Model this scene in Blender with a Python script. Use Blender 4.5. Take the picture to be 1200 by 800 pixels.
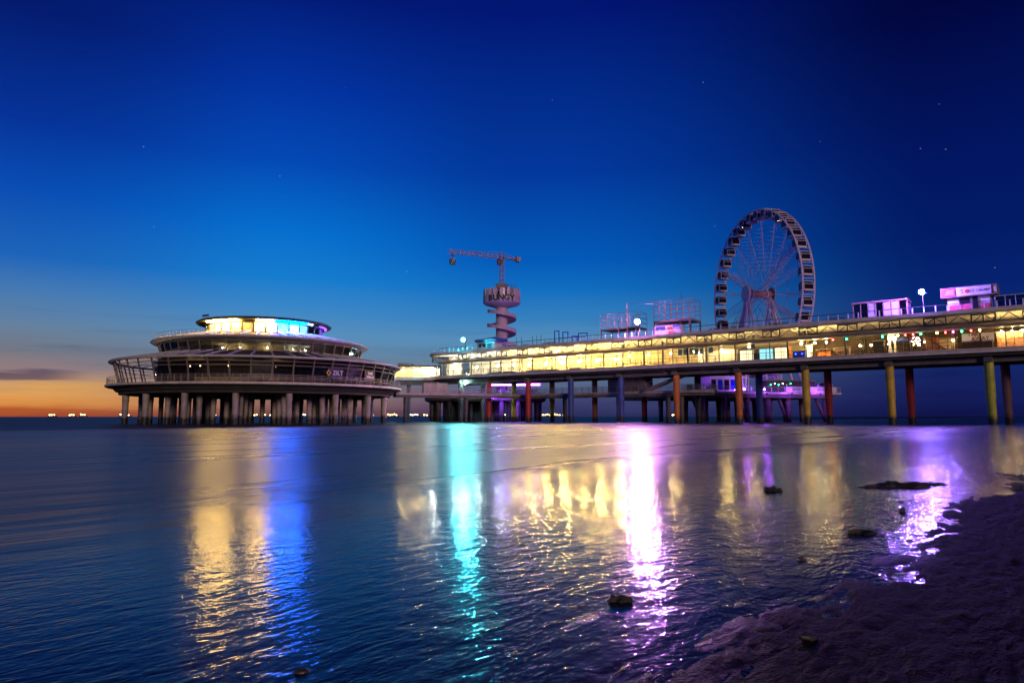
import bpy, math, random
import numpy as np
from mathutils import Vector, Matrix

# ------------------------------------------------------------------ camera, sky, light, exposure
scene = bpy.context.scene
for o in list(bpy.data.objects):
    bpy.data.objects.remove(o, do_unlink=True)
R = math.radians
EYE = 1.2
PITCH = R(6.28)
cam_d = bpy.data.cameras.new('camera'); cam = bpy.data.objects.new('camera', cam_d)
scene.collection.objects.link(cam)
cam.location = (0, 0, EYE); cam.rotation_euler = (R(90) + PITCH, 0, 0)
cam_d.lens = 24.0; cam_d.sensor_width = 36.0; cam_d.clip_start = 0.1; cam_d.clip_end = 60000
scene.camera = cam
vs = scene.view_settings
vs.view_transform = 'Standard'; vs.look = 'None'; vs.exposure = 0; vs.gamma = 1; vs.use_curve_mapping = False
scene.cycles.use_denoising = True
scene.cycles.max_bounces = 7; scene.cycles.diffuse_bounces = 3; scene.cycles.glossy_bounces = 4
scene.cycles.transparent_max_bounces = 16
scene.cycles.sample_clamp_indirect = 12.0
scene.cycles.caustics_reflective = False; scene.cycles.caustics_refractive = False

def lin(r, g, b):
    def f(c):
        c /= 255.0
        return c / 12.92 if c <= 0.04045 else ((c + 0.055) / 1.055) ** 2.4
    return (f(r), f(g), f(b), 1.0)

SUNSET_AZ = -50.0
w = bpy.data.worlds.new('World'); scene.world = w; w.use_nodes = True
nt = w.node_tree; N = nt.nodes; L = nt.links; N.clear()
def nn(t, **k):
    n = N.new(t)
    for a, b in k.items(): setattr(n, a, b)
    return n
def wmath(op, a, b=None, c=None):
    n = nn('ShaderNodeMath', operation=op)
    for i, x in enumerate((a, b, c)):
        if x is None: continue
        if isinstance(x, (int, float)): n.inputs[i].default_value = x
        else: L.new(x, n.inputs[i])
    return n.outputs[0]
def ramp(fac, stops, interp='EASE'):
    n = nn('ShaderNodeValToRGB'); cr = n.color_ramp; cr.interpolation = interp
    while len(cr.elements) < len(stops): cr.elements.new(0.5)
    for e, (p, c) in zip(cr.elements, stops): e.position = p; e.color = c
    L.new(fac, n.inputs[0]); return n.outputs[0]
tc = nn('ShaderNodeTexCoord')
sep = nn('ShaderNodeSeparateXYZ'); L.new(tc.outputs['Generated'], sep.inputs[0])
elev = wmath('MULTIPLY', wmath('ARCSINE', sep.outputs['Z']), 180 / math.pi)      # degrees above the horizon
hl = wmath('SQRT', wmath('ADD', wmath('MULTIPLY', sep.outputs['X'], sep.outputs['X']), wmath('ADD', wmath('MULTIPLY', sep.outputs['Y'], sep.outputs['Y']), 1e-6)))
sx, sy = math.sin(R(SUNSET_AZ)), math.cos(R(SUNSET_AZ))
g = wmath('DIVIDE', wmath('ADD', wmath('MULTIPLY', sep.outputs['X'], sx), wmath('MULTIPLY', sep.outputs['Y'], sy)), hl)
# thin streaky cloud: stretched noise bends the height the gradient is read at
mp = nn('ShaderNodeMapping'); mp.inputs['Scale'].default_value = (2.6, 2.6, 26); L.new(tc.outputs['Generated'], mp.inputs[0])
cn = nn('ShaderNodeTexNoise'); cn.inputs['Scale'].default_value = 1.6; cn.inputs['Detail'].default_value = 5; cn.inputs['Roughness'].default_value = .55
L.new(mp.outputs[0], cn.inputs['Vector'])
low = wmath('MULTIPLY', wmath('SUBTRACT', 1.0, wmath('MINIMUM', wmath('DIVIDE', wmath('ABSOLUTE', elev), 12.0), 1.0)), 1.0)
elev2 = wmath('ADD', elev, wmath('MULTIPLY', wmath('MULTIPLY', wmath('SUBTRACT', cn.outputs['Fac'], 0.5), low), 2.2))
ef = wmath('DIVIDE', wmath('MAXIMUM', elev2, 0.0), 60.0)
def st(*rows): return [(e / 60.0, lin(*c)) for e, c in rows]
A = ramp(ef, st((0, (160, 74, 46)), (.5, (186, 94, 46)), (1.0, (224, 150, 74)), (1.7, (222, 165, 96)), (2.4, (186, 146, 116)), (3.3, (142, 122, 126)),
    (4.6, (112, 118, 132)), (6.2, (98, 128, 158)), (8.6, (66, 120, 178)), (11, (22, 98, 184)), (15.5, (0, 74, 178)), (20, (0, 48, 150)), (27, (0, 24, 108)), (45, (0, 12, 70)), (60, (0, 7, 48))), 'LINEAR')
B = ramp(ef, st((0, (44, 46, 92)), (1.3, (62, 68, 112)), (2.6, (84, 98, 130)), (4.4, (98, 126, 150)), (6.5, (86, 140, 182)), (8.2, (52, 128, 190)), (10.5, (14, 110, 192)), (13, (0, 90, 185)), (20, (0, 56, 156)), (32, (0, 21, 116)), (45, (0, 12, 70)), (60, (0, 7, 48))), 'LINEAR')
C = ramp(ef, st((0, (14, 20, 72)), (1.7, (19, 29, 90)), (5, (14, 42, 108)), (9, (3, 34, 112)), (13, (0, 26, 102)), (18, (0, 20, 96)), (28, (0, 5, 62)), (45, (0, 4, 44)), (60, (0, 4, 36))), 'LINEAR')
def mix(f, a, b):
    n = nn('ShaderNodeMixRGB'); L.new(f, n.inputs[0]); L.new(a, n.inputs[1]); L.new(b, n.inputs[2]); return n.outputs[0]
def mapr(v, a, b):
    n = nn('ShaderNodeMapRange', interpolation_type='SMOOTHSTEP'); L.new(v, n.inputs[0])
    n.inputs[1].default_value = a; n.inputs[2].default_value = b; return n.outputs[0]
D = ramp(ef, st((0, (104, 62, 66)), (1.3, (150, 110, 98)), (2.6, (132, 124, 128)), (4.4, (106, 128, 152)), (6.5, (88, 142, 186)), (8.5, (58, 134, 198)), (11, (18, 124, 206)), (14.6, (0, 110, 205)), (20, (0, 72, 180)), (25.5, (0, 50, 160)), (32, (0, 25, 118)), (45, (0, 12, 70)), (60, (0, 7, 48))), 'LINEAR')
sky = mix(mapr(g, 0.60, 0.12), mix(mapr(g, 0.86, 0.64), mix(mapr(g, 0.985, 0.86), A, D), B), C)
# mauve-grey cloud banks close above the horizon
cm = nn('ShaderNodeMapping'); cm.inputs['Scale'].default_value = (2.4, 2.4, 36); cm.inputs['Location'].default_value = (3.3, 1.1, 0.4); L.new(tc.outputs['Generated'], cm.inputs[0])
cn2 = nn('ShaderNodeTexNoise'); cn2.inputs['Scale'].default_value = 1.9; cn2.inputs['Detail'].default_value = 7; cn2.inputs['Roughness'].default_value = .6; cn2.inputs['Distortion'].default_value = .35; L.new(cm.outputs[0], cn2.inputs['Vector'])
band = wmath('MULTIPLY', mapr(elev, 0.3, 2.4), mapr(elev, 10.0, 3.4))
cl = wmath('MULTIPLY', wmath('MULTIPLY', mapr(cn2.outputs['Fac'], 0.48, 0.74), band), 0.42)
# one long low cloud bank on the sunset side
dz = wmath('DIVIDE', wmath('SUBTRACT', elev, wmath('ADD', 2.85, wmath('MULTIPLY', wmath('SUBTRACT', cn2.outputs['Fac'], .5), 1.6))), 0.50)
bank = wmath('MULTIPLY', mapr(wmath('ABSOLUTE', dz), 1.0, 0.35), mapr(g, 0.946, 0.966))
cl = wmath('MAXIMUM', cl, wmath('MULTIPLY', bank, 0.95))
ccol = mix(mapr(g, 0.98, 0.75), A, B)
cc = nn('ShaderNodeMixRGB', blend_type='MULTIPLY'); cc.inputs[0].default_value = 1; L.new(sky, cc.inputs[1]); cc.inputs[2].default_value = (.34, .36, .62, 1)
sky = mix(cl, sky, cc.outputs[0])
# a few faint stars
vo = nn('ShaderNodeTexVoronoi'); vo.inputs['Scale'].default_value = 26; L.new(tc.outputs['Generated'], vo.inputs['Vector'])
stf = wmath('MULTIPLY', wmath('LESS_THAN', vo.outputs['Distance'], 0.022), wmath('MULTIPLY', wmath('GREATER_THAN', elev, 9.0), 0.10))
sa = nn('ShaderNodeMixRGB', blend_type='ADD'); sa.inputs[0].default_value = 1; L.new(sky, sa.inputs[1]); L.new(stf, sa.inputs[2])
nish = nn('ShaderNodeTexSky', sky_type='NISHITA'); nish.sun_disc = False; nish.sun_elevation = R(0.5); nish.sun_rotation = R(SUNSET_AZ)
bg0 = nn('ShaderNodeBackground'); L.new(nish.outputs[0], bg0.inputs[0]); bg0.inputs[1].default_value = 0.0015
bg = nn('ShaderNodeBackground'); L.new(sa.outputs[0], bg.inputs[0]); bg.inputs[1].default_value = 1.0
ads = nn('ShaderNodeAddShader'); L.new(bg.outputs[0], ads.inputs[0]); L.new(bg0.outputs[0], ads.inputs[1])
out = nn('ShaderNodeOutputWorld'); L.new(ads.outputs[0], out.inputs[0])

# the one distant lamp: a warm fill added for unseen town and moon light behind the beach
sun_d = bpy.data.lights.new('shore_fill_light', 'SUN'); sun = bpy.data.objects.new('shore_fill_light', sun_d); scene.collection.objects.link(sun)
sun_d.energy = 1.0; sun_d.angle = R(10); sun_d.color = (1.0, 0.70, 0.58)
to_l = Vector((0.30, -0.95, 0.17)).normalized()
sun.rotation_euler = to_l.to_track_quat('Z', 'Y').to_euler()

# ------------------------------------------------------------------ helpers
random.seed(7)
COL = scene.collection
def ray(px, py):
    """direction of a photograph pixel (1200 x 800), used to survey real positions"""
    x, y, f = px - 600, 400 - py, 800.0
    return Vector((x, f * math.cos(PITCH) - y * math.sin(PITCH), y * math.cos(PITCH) + f * math.sin(PITCH)))
def at_depth(px, py, Y):
    d = ray(px, py); k = Y / d.y
    return Vector((d.x * k, Y, EYE + d.z * k))
class MB:
    def __init__(s): s.v = []; s.f = []
    def quad(s, *p):
        i = len(s.v); s.v += [tuple(q) for q in p]; s.f.append(tuple(range(i, i + len(p)))); return s
    def box(s, x0, x1, y0, y1, z0, z1):
        i = len(s.v)
        s.v += [(x0, y0, z0), (x1, y0, z0), (x1, y1, z0), (x0, y1, z0), (x0, y0, z1), (x1, y0, z1), (x1, y1, z1), (x0, y1, z1)]
        s.f += [tuple(i + k for k in q) for q in ((3, 2, 1, 0), (4, 5, 6, 7), (0, 1, 5, 4), (1, 2, 6, 5), (2, 3, 7, 6), (3, 0, 4, 7))]
        return s
    def bar(s, p, q, a, b=None):
        b = b or a; p = Vector(p); q = Vector(q); d = (q - p).normalized()
        u = d.cross(Vector((0, 0, 1)))
        u = Vector((1, 0, 0)) if u.length < 1e-4 else u.normalized()
        v = u.cross(d).normalized(); u = u * a / 2; v = v * b / 2; i = len(s.v)
        for c in (p, q): s.v += [tuple(c - u - v), tuple(c + u - v), tuple(c + u + v), tuple(c - u + v)]
        s.f += [tuple(i + k for k in w_) for w_ in ((0, 1, 2, 3), (7, 6, 5, 4), (0, 4, 5, 1), (1, 5, 6, 2), (2, 6, 7, 3), (3, 7, 4, 0))]
        return s
    def tube(s, p, q, r0, r1=None, n=8):
        r1 = r0 if r1 is None else r1; p = Vector(p); q = Vector(q); d = (q - p).normalized()
        u = d.cross(Vector((0, 0, 1)))
        u = Vector((1, 0, 0)) if u.length < 1e-4 else u.normalized()
        v = u.cross(d).normalized(); i = len(s.v)
        for c, r in ((p, r0), (q, r1)):
            for k in range(n):
                a = 2 * math.pi * k / n; s.v.append(tuple(c + u * (r * math.cos(a)) + v * (r * math.sin(a))))
        for k in range(n):
            s.f.append((i + k, i + (k + 1) % n, i + n + (k + 1) % n, i + n + k))
        s.f.append(tuple(i + n - 1 - k for k in range(n))); s.f.append(tuple(i + n + k for k in range(n)))
        return s
    def lathe(s, prof, n=48, a0=0.0, a1=360.0, cx=0, cy=0, close=False):
        """profile (r, z) turned about z; angle 0 looks along -y"""
        full = abs(a1 - a0 - 360) < 1e-6; m = n if full else n + 1; i = len(s.v); P = len(prof)
        for k in range(m):
            a = R(a0 + (a1 - a0) * k / n)
            for r, z in prof: s.v.append((cx + r * math.sin(a), cy - r * math.cos(a), z))
        for k in range(n):
            k2 = (k + 1) % m
            for j in range(P if close else P - 1):
                j2 = (j + 1) % P
                s.f.append((i + k * P + j, i + k * P + j2, i + k2 * P + j2, i + k2 * P + j))
        if close and not full:
            s.f.append(tuple(i + j for j in range(P))); s.f.append(tuple(i + n * P + P - 1 - j for j in range(P)))
        return s
    def prism(s, poly, z0, z1):
        i = len(s.v); n = len(poly)
        s.v += [(x, y, z0) for x, y in poly] + [(x, y, z1) for x, y in poly]
        s.f.append(tuple(i + n - 1 - k for k in range(n))); s.f.append(tuple(i + n + k for k in range(n)))
        for k in range(n): s.f.append((i + k, i + (k + 1) % n, i + n + (k + 1) % n, i + n + k))
        return s
    def extr(s, poly, x0, x1):
        """poly in (y, z) pushed along x"""
        i = len(s.v); n = len(poly)
        s.v += [(x0, y, z) for y, z in poly] + [(x1, y, z) for y, z in poly]
        s.f.append(tuple(i + k for k in range(n))); s.f.append(tuple(i + n + n - 1 - k for k in range(n)))
        for k in range(n): s.f.append((i + k, i + n + k, i + n + (k + 1) % n, i + (k + 1) % n))
        return s
    def ring(s, rad, r, y, n=96, m=6, cz=0):
        """a hoop in the xz plane"""
        i = len(s.v)
        for k in range(n):
            a = 2 * math.pi * k / n
            for j in range(m):
                b = 2 * math.pi * j / m; rr = rad + r * math.cos(b)
                s.v.append((rr * math.sin(a), y + r * math.sin(b), cz + rr * math.cos(a)))
        for k in range(n):
            for j in range(m):
                s.f.append((i + k * m + j, i + k * m + (j + 1) % m, i + ((k + 1) % n) * m + (j + 1) % m, i + ((k + 1) % n) * m + j))
        return s
    def ball(s, c, r, n=10, m=6, sz=1.0):
        i = len(s.v); c = Vector(c)
        for j in range(m + 1):
            t = math.pi * j / m
            for k in range(n):
                a = 2 * math.pi * k / n
                s.v.append((c.x + r * math.sin(t) * math.cos(a), c.y + r * math.sin(t) * math.sin(a), c.z + r * sz * math.cos(t)))
        for j in range(m):
            for k in range(n):
                s.f.append((i + j * n + k, i + (j + 1) * n + k, i + (j + 1) * n + (k + 1) % n, i + j * n + (k + 1) % n))
        return s
    def mesh(s, name, mat, smooth=False):
        me = bpy.data.meshes.new(name); me.from_pydata(s.v, [], s.f); me.update()
        import bmesh
        bm = bmesh.new(); bm.from_mesh(me); bmesh.ops.remove_doubles(bm, verts=bm.verts, dist=1e-5)
        bmesh.ops.dissolve_degenerate(bm, edges=bm.edges, dist=1e-6)
        bmesh.ops.recalc_face_normals(bm, faces=bm.faces); bm.to_mesh(me); bm.free()
        if mat: me.materials.append(mat)
        if smooth:
            me.polygons.foreach_set('use_smooth', [True] * len(me.polygons))
            try: me.set_sharp_from_angle(angle=R(40))
            except Exception: pass
        return me
    def build(s, name, mat, parent=None, smooth=False):
        o = inst(s.mesh(name, mat, smooth), name, parent)
        if name in ('railing_posts', 'railing'): o['kind'] = 'stuff'
        return o
def inst(me, name, parent=None, loc=(0, 0, 0), rotz=0.0):
    o = bpy.data.objects.new(name, me); COL.objects.link(o); o.parent = parent
    o.location = loc; o.rotation_euler = (0, 0, rotz); return o
def tag(o, label=None, cat=None, group=None, kind=None):
    if label: o['label'] = label
    if cat: o['category'] = cat
    if group: o['group'] = group
    if kind: o['kind'] = kind
    return o
def thing(name, label, cat, loc=(0, 0, 0), rotz=0.0, group=None):
    o = bpy.data.objects.new(name, None); COL.objects.link(o); o.empty_display_size = .3
    o.location = loc; o.rotation_euler = (0, 0, rotz); return tag(o, label, cat, group)
def copy_thing(root, loc, rotz, label=None):
    r = root.copy(); COL.objects.link(r); r.location = loc; r.rotation_euler = (0, 0, rotz)
    if label: r['label'] = label
    for ch in list(root.children):
        c = ch.copy(); COL.objects.link(c); c.parent = r
        for gch in list(ch.children):
            d = gch.copy(); COL.objects.link(d); d.parent = c
    return r
def text_mesh(txt, size, mat, depth=0.02, bold=0.0):
    cu = bpy.data.curves.new('lettering', 'FONT'); cu.body = txt; cu.size = size; cu.extrude = depth; cu.offset = bold
    cu.align_x = 'CENTER'; cu.align_y = 'CENTER'; cu.resolution_u = 3
    o = bpy.data.objects.new('lettering_source', cu); COL.objects.link(o)
    dg = bpy.context.evaluated_depsgraph_get()
    me = bpy.data.meshes.new_from_object(o.evaluated_get(dg)); me.name = 'lettering'
    bpy.data.objects.remove(o, do_unlink=True); bpy.data.curves.remove(cu)
    me.materials.clear(); me.materials.append(mat)
    me.transform(Matrix.Rotation(R(90), 4, 'X'))           # stands upright, reads from -y
    return me

ORD = 'first second third fourth fifth sixth seventh eighth ninth tenth eleventh twelfth thirteenth fourteenth fifteenth sixteenth seventeenth eighteenth nineteenth twentieth'.split()
def ordn(k): return ORD[k] if k < 20 else ('twenty-' + ORD[k - 20] if k < 29 else ('thirtieth' if k == 29 else 'thirty-' + ORD[k - 30]))

# ------------------------------------------------------------------ materials
M = {}
def new_mat(name):
    m = bpy.data.materials.new(name); m.use_nodes = True; m.node_tree.nodes.clear(); M[name] = m
    return m, m.node_tree.nodes, m.node_tree.links
def surf(name, col, rough=0.6, metal=0.0, var=0.25, scale=1.5, bump=0.0, spec=0.5, dirt=None, streak=False):
    m, n, l = new_mat(name)
    o = n.new('ShaderNodeOutputMaterial'); p = n.new('ShaderNodeBsdfPrincipled'); l.new(p.outputs[0], o.inputs[0])
    t = n.new('ShaderNodeTexCoord'); mpn = n.new('ShaderNodeMapping'); l.new(t.outputs['Object'], mpn.inputs[0])
    mpn.inputs['Scale'].default_value = (scale, scale, scale * (0.22 if streak else 1))
    no = n.new('ShaderNodeTexNoise'); no.inputs['Scale'].default_value = 1.0; no.inputs['Detail'].default_value = 6; no.inputs['Roughness'].default_value = .62
    l.new(mpn.outputs[0], no.inputs['Vector'])
    r_ = n.new('ShaderNodeValToRGB'); l.new(no.outputs['Fac'], r_.inputs[0])
    d = dirt or tuple(c * (1 - var) for c in col)
    r_.color_ramp.elements[0].position = .34; r_.color_ramp.elements[0].color = (*d, 1)
    r_.color_ramp.elements[1].position = .62; r_.color_ramp.elements[1].color = (*col, 1)
    l.new(r_.outputs[0], p.inputs['Base Color'])
    p.inputs['Roughness'].default_value = rough; p.inputs['Metallic'].default_value = metal; p.inputs['Specular IOR Level'].default_value = spec
    if bump:
        b = n.new('ShaderNodeBump'); b.inputs['Strength'].default_value = bump; b.inputs['Distance'].default_value = .05
        l.new(no.outputs['Fac'], b.inputs['Height']); l.new(b.outputs[0], p.inputs['Normal'])
    return m
def pile_mat(name, col):
    """painted, bare or violet-light-tinted pile with a dark band of weed and mussels at the tide line"""
    m, n, l = new_mat(name)
    o = n.new('ShaderNodeOutputMaterial'); p = n.new('ShaderNodeBsdfPrincipled'); l.new(p.outputs[0], o.inputs[0])
    ge = n.new('ShaderNodeNewGeometry'); se = n.new('ShaderNodeSeparateXYZ'); l.new(ge.outputs['Position'], se.inputs[0])
    no = n.new('ShaderNodeTexNoise'); no.inputs['Scale'].default_value = .9; no.inputs['Detail'].default_value = 5; l.new(ge.outputs['Position'], no.inputs['Vector'])
    a = n.new('ShaderNodeMath'); a.operation = 'MULTIPLY_ADD'; l.new(no.outputs['Fac'], a.inputs[0]); a.inputs[1].default_value = -2.2; l.new(se.outputs['Z'], a.inputs[2])
    mr = n.new('ShaderNodeMapRange'); l.new(a.outputs[0], mr.inputs[0]); mr.inputs[1].default_value = -.25; mr.inputs[2].default_value = .45
    r_ = n.new('ShaderNodeValToRGB'); l.new(no.outputs['Fac'], r_.inputs[0])
    r_.color_ramp.elements[0].position = .3; r_.color_ramp.elements[0].color = (*[c * .6 for c in col], 1)
    r_.color_ramp.elements[1].position = .65; r_.color_ramp.elements[1].color = (*col, 1)
    mx = n.new('ShaderNodeMixRGB'); l.new(mr.outputs[0], mx.inputs[0]); mx.inputs[1].default_value = (.018, .02, .016, 1); l.new(r_.outputs[0], mx.inputs[2])
    l.new(mx.outputs[0], p.inputs['Base Color']); p.inputs['Roughness'].default_value = .55
    b = n.new('ShaderNodeBump'); b.inputs['Strength'].default_value = .3; b.inputs['Distance'].default_value = .04
    l.new(no.outputs['Fac'], b.inputs['Height']); l.new(b.outputs[0], p.inputs['Normal'])
    return m
def emit(name, col, strength):
    m, n, l = new_mat(name)
    o = n.new('ShaderNodeOutputMaterial'); e = n.new('ShaderNodeEmission'); l.new(e.outputs[0], o.inputs[0])
    e.inputs[0].default_value = (*col, 1); e.inputs[1].default_value = strength; return m
def glass(name, tint, gloss=0.1):
    m, n, l = new_mat(name)
    o = n.new('ShaderNodeOutputMaterial'); mx = n.new('ShaderNodeMixShader'); l.new(mx.outputs[0], o.inputs[0])
    tr = n.new('ShaderNodeBsdfTransparent'); tr.inputs[0].default_value = (*tint, 1)
    gl = n.new('ShaderNodeBsdfGlossy'); gl.inputs['Roughness'].default_value = .06
    no = n.new('ShaderNodeTexNoise'); no.inputs['Scale'].default_value = 1.3; no.inputs['Detail'].default_value = 3
    t = n.new('ShaderNodeTexCoord'); l.new(t.outputs['Object'], no.inputs['Vector'])
    mr = n.new('ShaderNodeMapRange'); l.new(no.outputs['Fac'], mr.inputs[0]); mr.inputs[3].default_value = gloss * .6; mr.inputs[4].default_value = gloss * 1.5
    l.new(mr.outputs[0], mx.inputs[0]); l.new(tr.outputs[0], mx.inputs[1]); l.new(gl.outputs[0], mx.inputs[2]); return m

surf('concrete', (.40, .36, .33), .75, var=.35, scale=.8, bump=.2, streak=True)
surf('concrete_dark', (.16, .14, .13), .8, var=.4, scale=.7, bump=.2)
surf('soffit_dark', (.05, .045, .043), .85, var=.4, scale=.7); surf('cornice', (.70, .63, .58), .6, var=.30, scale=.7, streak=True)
surf('steel_dark', (.035, .033, .032), .45, metal=.3, var=.3)
surf('steel_brown', (.20, .16, .145), .5, var=.3, scale=3)
surf('steel_grey', (.30, .27, .26), .45, metal=.2, var=.3, scale=2)
surf('white_paint', (.62, .60, .62), .4, var=.18, scale=1.2)
surf('wheel_white', (.80, .68, .78), .4, var=.2, scale=.6)
surf('roof_felt', (.075, .07, .075), .8, var=.4, scale=.6, bump=.2)
surf('cream_wall', (.62, .52, .34), .7, var=.16, scale=.5)
surf('hall_wall', (.60, .50, .33), .75, var=.42, scale=.9)
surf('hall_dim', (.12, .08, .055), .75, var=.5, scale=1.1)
surf('ceiling_board', (.62, .58, .50), .7, var=.2, scale=.8)
surf('floor_board', (.24, .17, .11), .45, var=.3, scale=1.4)
surf('timber', (.18, .10, .055), .6, var=.4, scale=2.5, streak=True)
surf('dark_wood', (.06, .035, .022), .5, var=.4, scale=3)
surf('planter_green', (.03, .045, .02), .8, var=.5, scale=5)
surf('red_paint', (.50, .055, .045), .4, var=.2)
surf('pink_red', (.55, .07, .10), .45, var=.2)
surf('blue_paint', (.03, .10, .42), .4, var=.2)
surf('orange_paint', (.60, .19, .05), .45, var=.25)
surf('crane_steel', (.46, .25, .21), .5, var=.3, scale=1.2)
surf('tower_concrete', (.60, .46, .56), .7, var=.25, scale=.6, streak=True)
surf('letter_dark', (.02, .018, .03), .5, var=.1)
surf('letter_white', (.75, .74, .78), .5, var=.1)
surf('letter_yellow', (.80, .50, .04), .5, var=.1)
surf('sign_white', (.72, .70, .72), .5, var=.12)
surf('cabin_dark', (.016, .014, .02), .12, var=.2)
surf('fabric_teal', (.08, .30, .42), .7, var=.3, scale=2)
surf('hull_dark', (.03, .03, .035), .6)
surf('stone', (.028, .026, .026), .55, var=.4, scale=9, bump=.6)
surf('shell', (.07, .06, .065), .22, var=.5, scale=20, bump=.3)
surf('shelf_goods', (.55, .25, .14), .6, var=.7, scale=3.5)
PILES = {k: pile_mat('pile_' + k, c) for k, c in {
    'bare': (.42, .35, .31), 'dark': (.10, .085, .085), 'yellow': (.66, .44, .04), 'green': (.44, .46, .05), 'red': (.62, .05, .045),
    'orange': (.66, .19, .03), 'blue': (.06, .10, .42), 'pink': (.42, .20, .20), 'violet': (.24, .15, .22)}.items()}  # the violet entry carries violet lamp light in the pile colour
glass('pane_clear', (.90, .90, .86), .07)
glass('pane_smoke', (.34, .36, .40), .16)
glass('pane_dark', (.12, .13, .16), .22)
glass('pane_blue', (.25, .5, .95), .12)
FLOOD = {'cyan': emit('flood_cyan', (.05, .80, .92), 4000), 'pink': emit('flood_pink', (.74, .26, 1.0), 6400), 'violet': emit('flood_violet', (.24, .12, 1.0), 6600)}
emit('strip_warm', (1.0, .60, .13), 270)
emit('strip_blue', (.0, .10, 1.0), 500)
emit('strip_white', (.8, .92, 1.0), 5)
emit('strip_violet', (.22, .06, 1.0), 4)
emit('room_warm', (1.0, .72, .30), 6)
emit('hall_lamp', (1.0, .66, .20), 2900); emit('cove_warm', (1.0, .70, .24), 26); emit('cove_dim', (1.0, .62, .24), 6); emit('cove_low', (1.0, .58, .26), .6); emit('deck_violet', (.34, .06, 1.0), 900)
emit('hall_lamp_cool', (.80, .92, 1.0), 2600)
emit('lamp_mid', (1.0, .70, .26), 1000); emit('lamp_dim', (1.0, .66, .28), 60)
emit('lamp_white', (.9, .95, .85), 90); emit('lamp_spot', (1.0, .80, .42), 130)
emit('bulb_green', (.02, 1.0, .30), 40); emit('bulb_red', (1.0, .03, .03), 40); emit('bulb_yellow', (1.0, .66, .16), 90); emit('bulb_magenta', (1.0, .05, .5), 40)
emit('bulb_blue', (.02, .03, 1.0), 60); emit('bulb_pinkwhite', (1.0, .55, .75), 30)
emit('ship_lamp', (1.0, .62, .20), 14); emit('ship_lamp_white', (1.0, .88, .6), 12); emit('nav_red', (1.0, .06, .05), 5)
emit('screen_cyan', (.35, .85, 1.0), 1.6); emit('lit_cream', (1.0, .82, .48), 2.4); emit('lit_blue', (.02, .02, 1.0), 3)
emit('room_violet', (.22, .08, 1.0), 1.2); emit('lamp_teal', (.45, 1.0, .85), 420); emit('strip_violet_hi', (.26, .05, 1.0), 150)

# ------------------------------------------------------------------ sea and beach
SD = Vector((.779, -.627))                      # landward direction, square to the shore
def s_of(x, y): return x * SD.x + y * SD.y
def vnoise(x, y, seed):
    """smooth value noise on a lattice"""
    xi = np.floor(x).astype(np.int64); yi = np.floor(y).astype(np.int64); fx = x - xi; fy = y - yi
    fx = fx * fx * (3 - 2 * fx); fy = fy * fy * (3 - 2 * fy)
    def h(a, b):
        n = (a * 374761393 + b * 668265263 + seed * 1442695) & 0xffffffff
        n = ((n ^ (n >> 13)) * 1274126177) & 0xffffffff
        return ((n ^ (n >> 16)) & 0xffff) / 65535.0
    return (h(xi, yi) * (1 - fx) + h(xi + 1, yi) * fx) * (1 - fy) + (h(xi, yi + 1) * (1 - fx) + h(xi + 1, yi + 1) * fx) * fy
def fbm(x, y, seed, o=4):
    t = 0; a = .5
    for k in range(o): t = t + a * (vnoise(x, y, seed + k) - .5); x = x * 2.03; y = y * 2.03; a *= .5
    return t
SLOPE = .0157
def beach_z(x, y):
    s = s_of(x, y); q = x * .627 + y * .779
    z = np.maximum(SLOPE * (s + 16), -3.0)
    dry = np.clip((s + 2.9 - np.clip(.06 * q, 0, 1.6)) / 1.6, 0, 1); dry = dry * dry * (3 - 2 * dry)
    z = z + fbm(s * .5, q * .35, 3) * .06 * np.clip((s + 6) / 6, 0, 1)
    lump = fbm(s * 2.4, q * 1.0, 11) * .03 + np.abs(fbm(s * 8.5, q * 2.2, 23)) * .055 + fbm(s * 24, q * 8, 41, 3) * .022 - .012
    rip = fbm(s * 7, q * 2.2, 5, 3) * .016
    return z + lump * dry + rip * (1 - dry) * np.clip((s + 7) / 3, 0, 1)
def sea_z(x, y):
    s = s_of(x, y); q = x * .627 + y * .779; d = np.hypot(x, y)
    base = np.where(s > -16, SLOPE * np.maximum(s + 16, 0), 0.0)
    s0 = -1.62 + np.clip(.06 * q, 0, 1.6) - s
    edge = np.where(s0 > 0, np.clip(s0 / 4.0, 0, 1) * .035, np.clip(s0 / 4.0, -6, 0) * .2)
    wv = fbm(s * .16, q * .03, 31, 3) * .22 * np.clip((-s - 9) / 25, 0, 1) * np.clip(1 - (d - 260) / 900, 0, 1)
    surfline = .16 * np.exp(-((s + 57 + 3 * fbm(q * .02, q * 0, 9)) / 2.2) ** 2)
    return base + edge + wv + surfline
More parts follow.
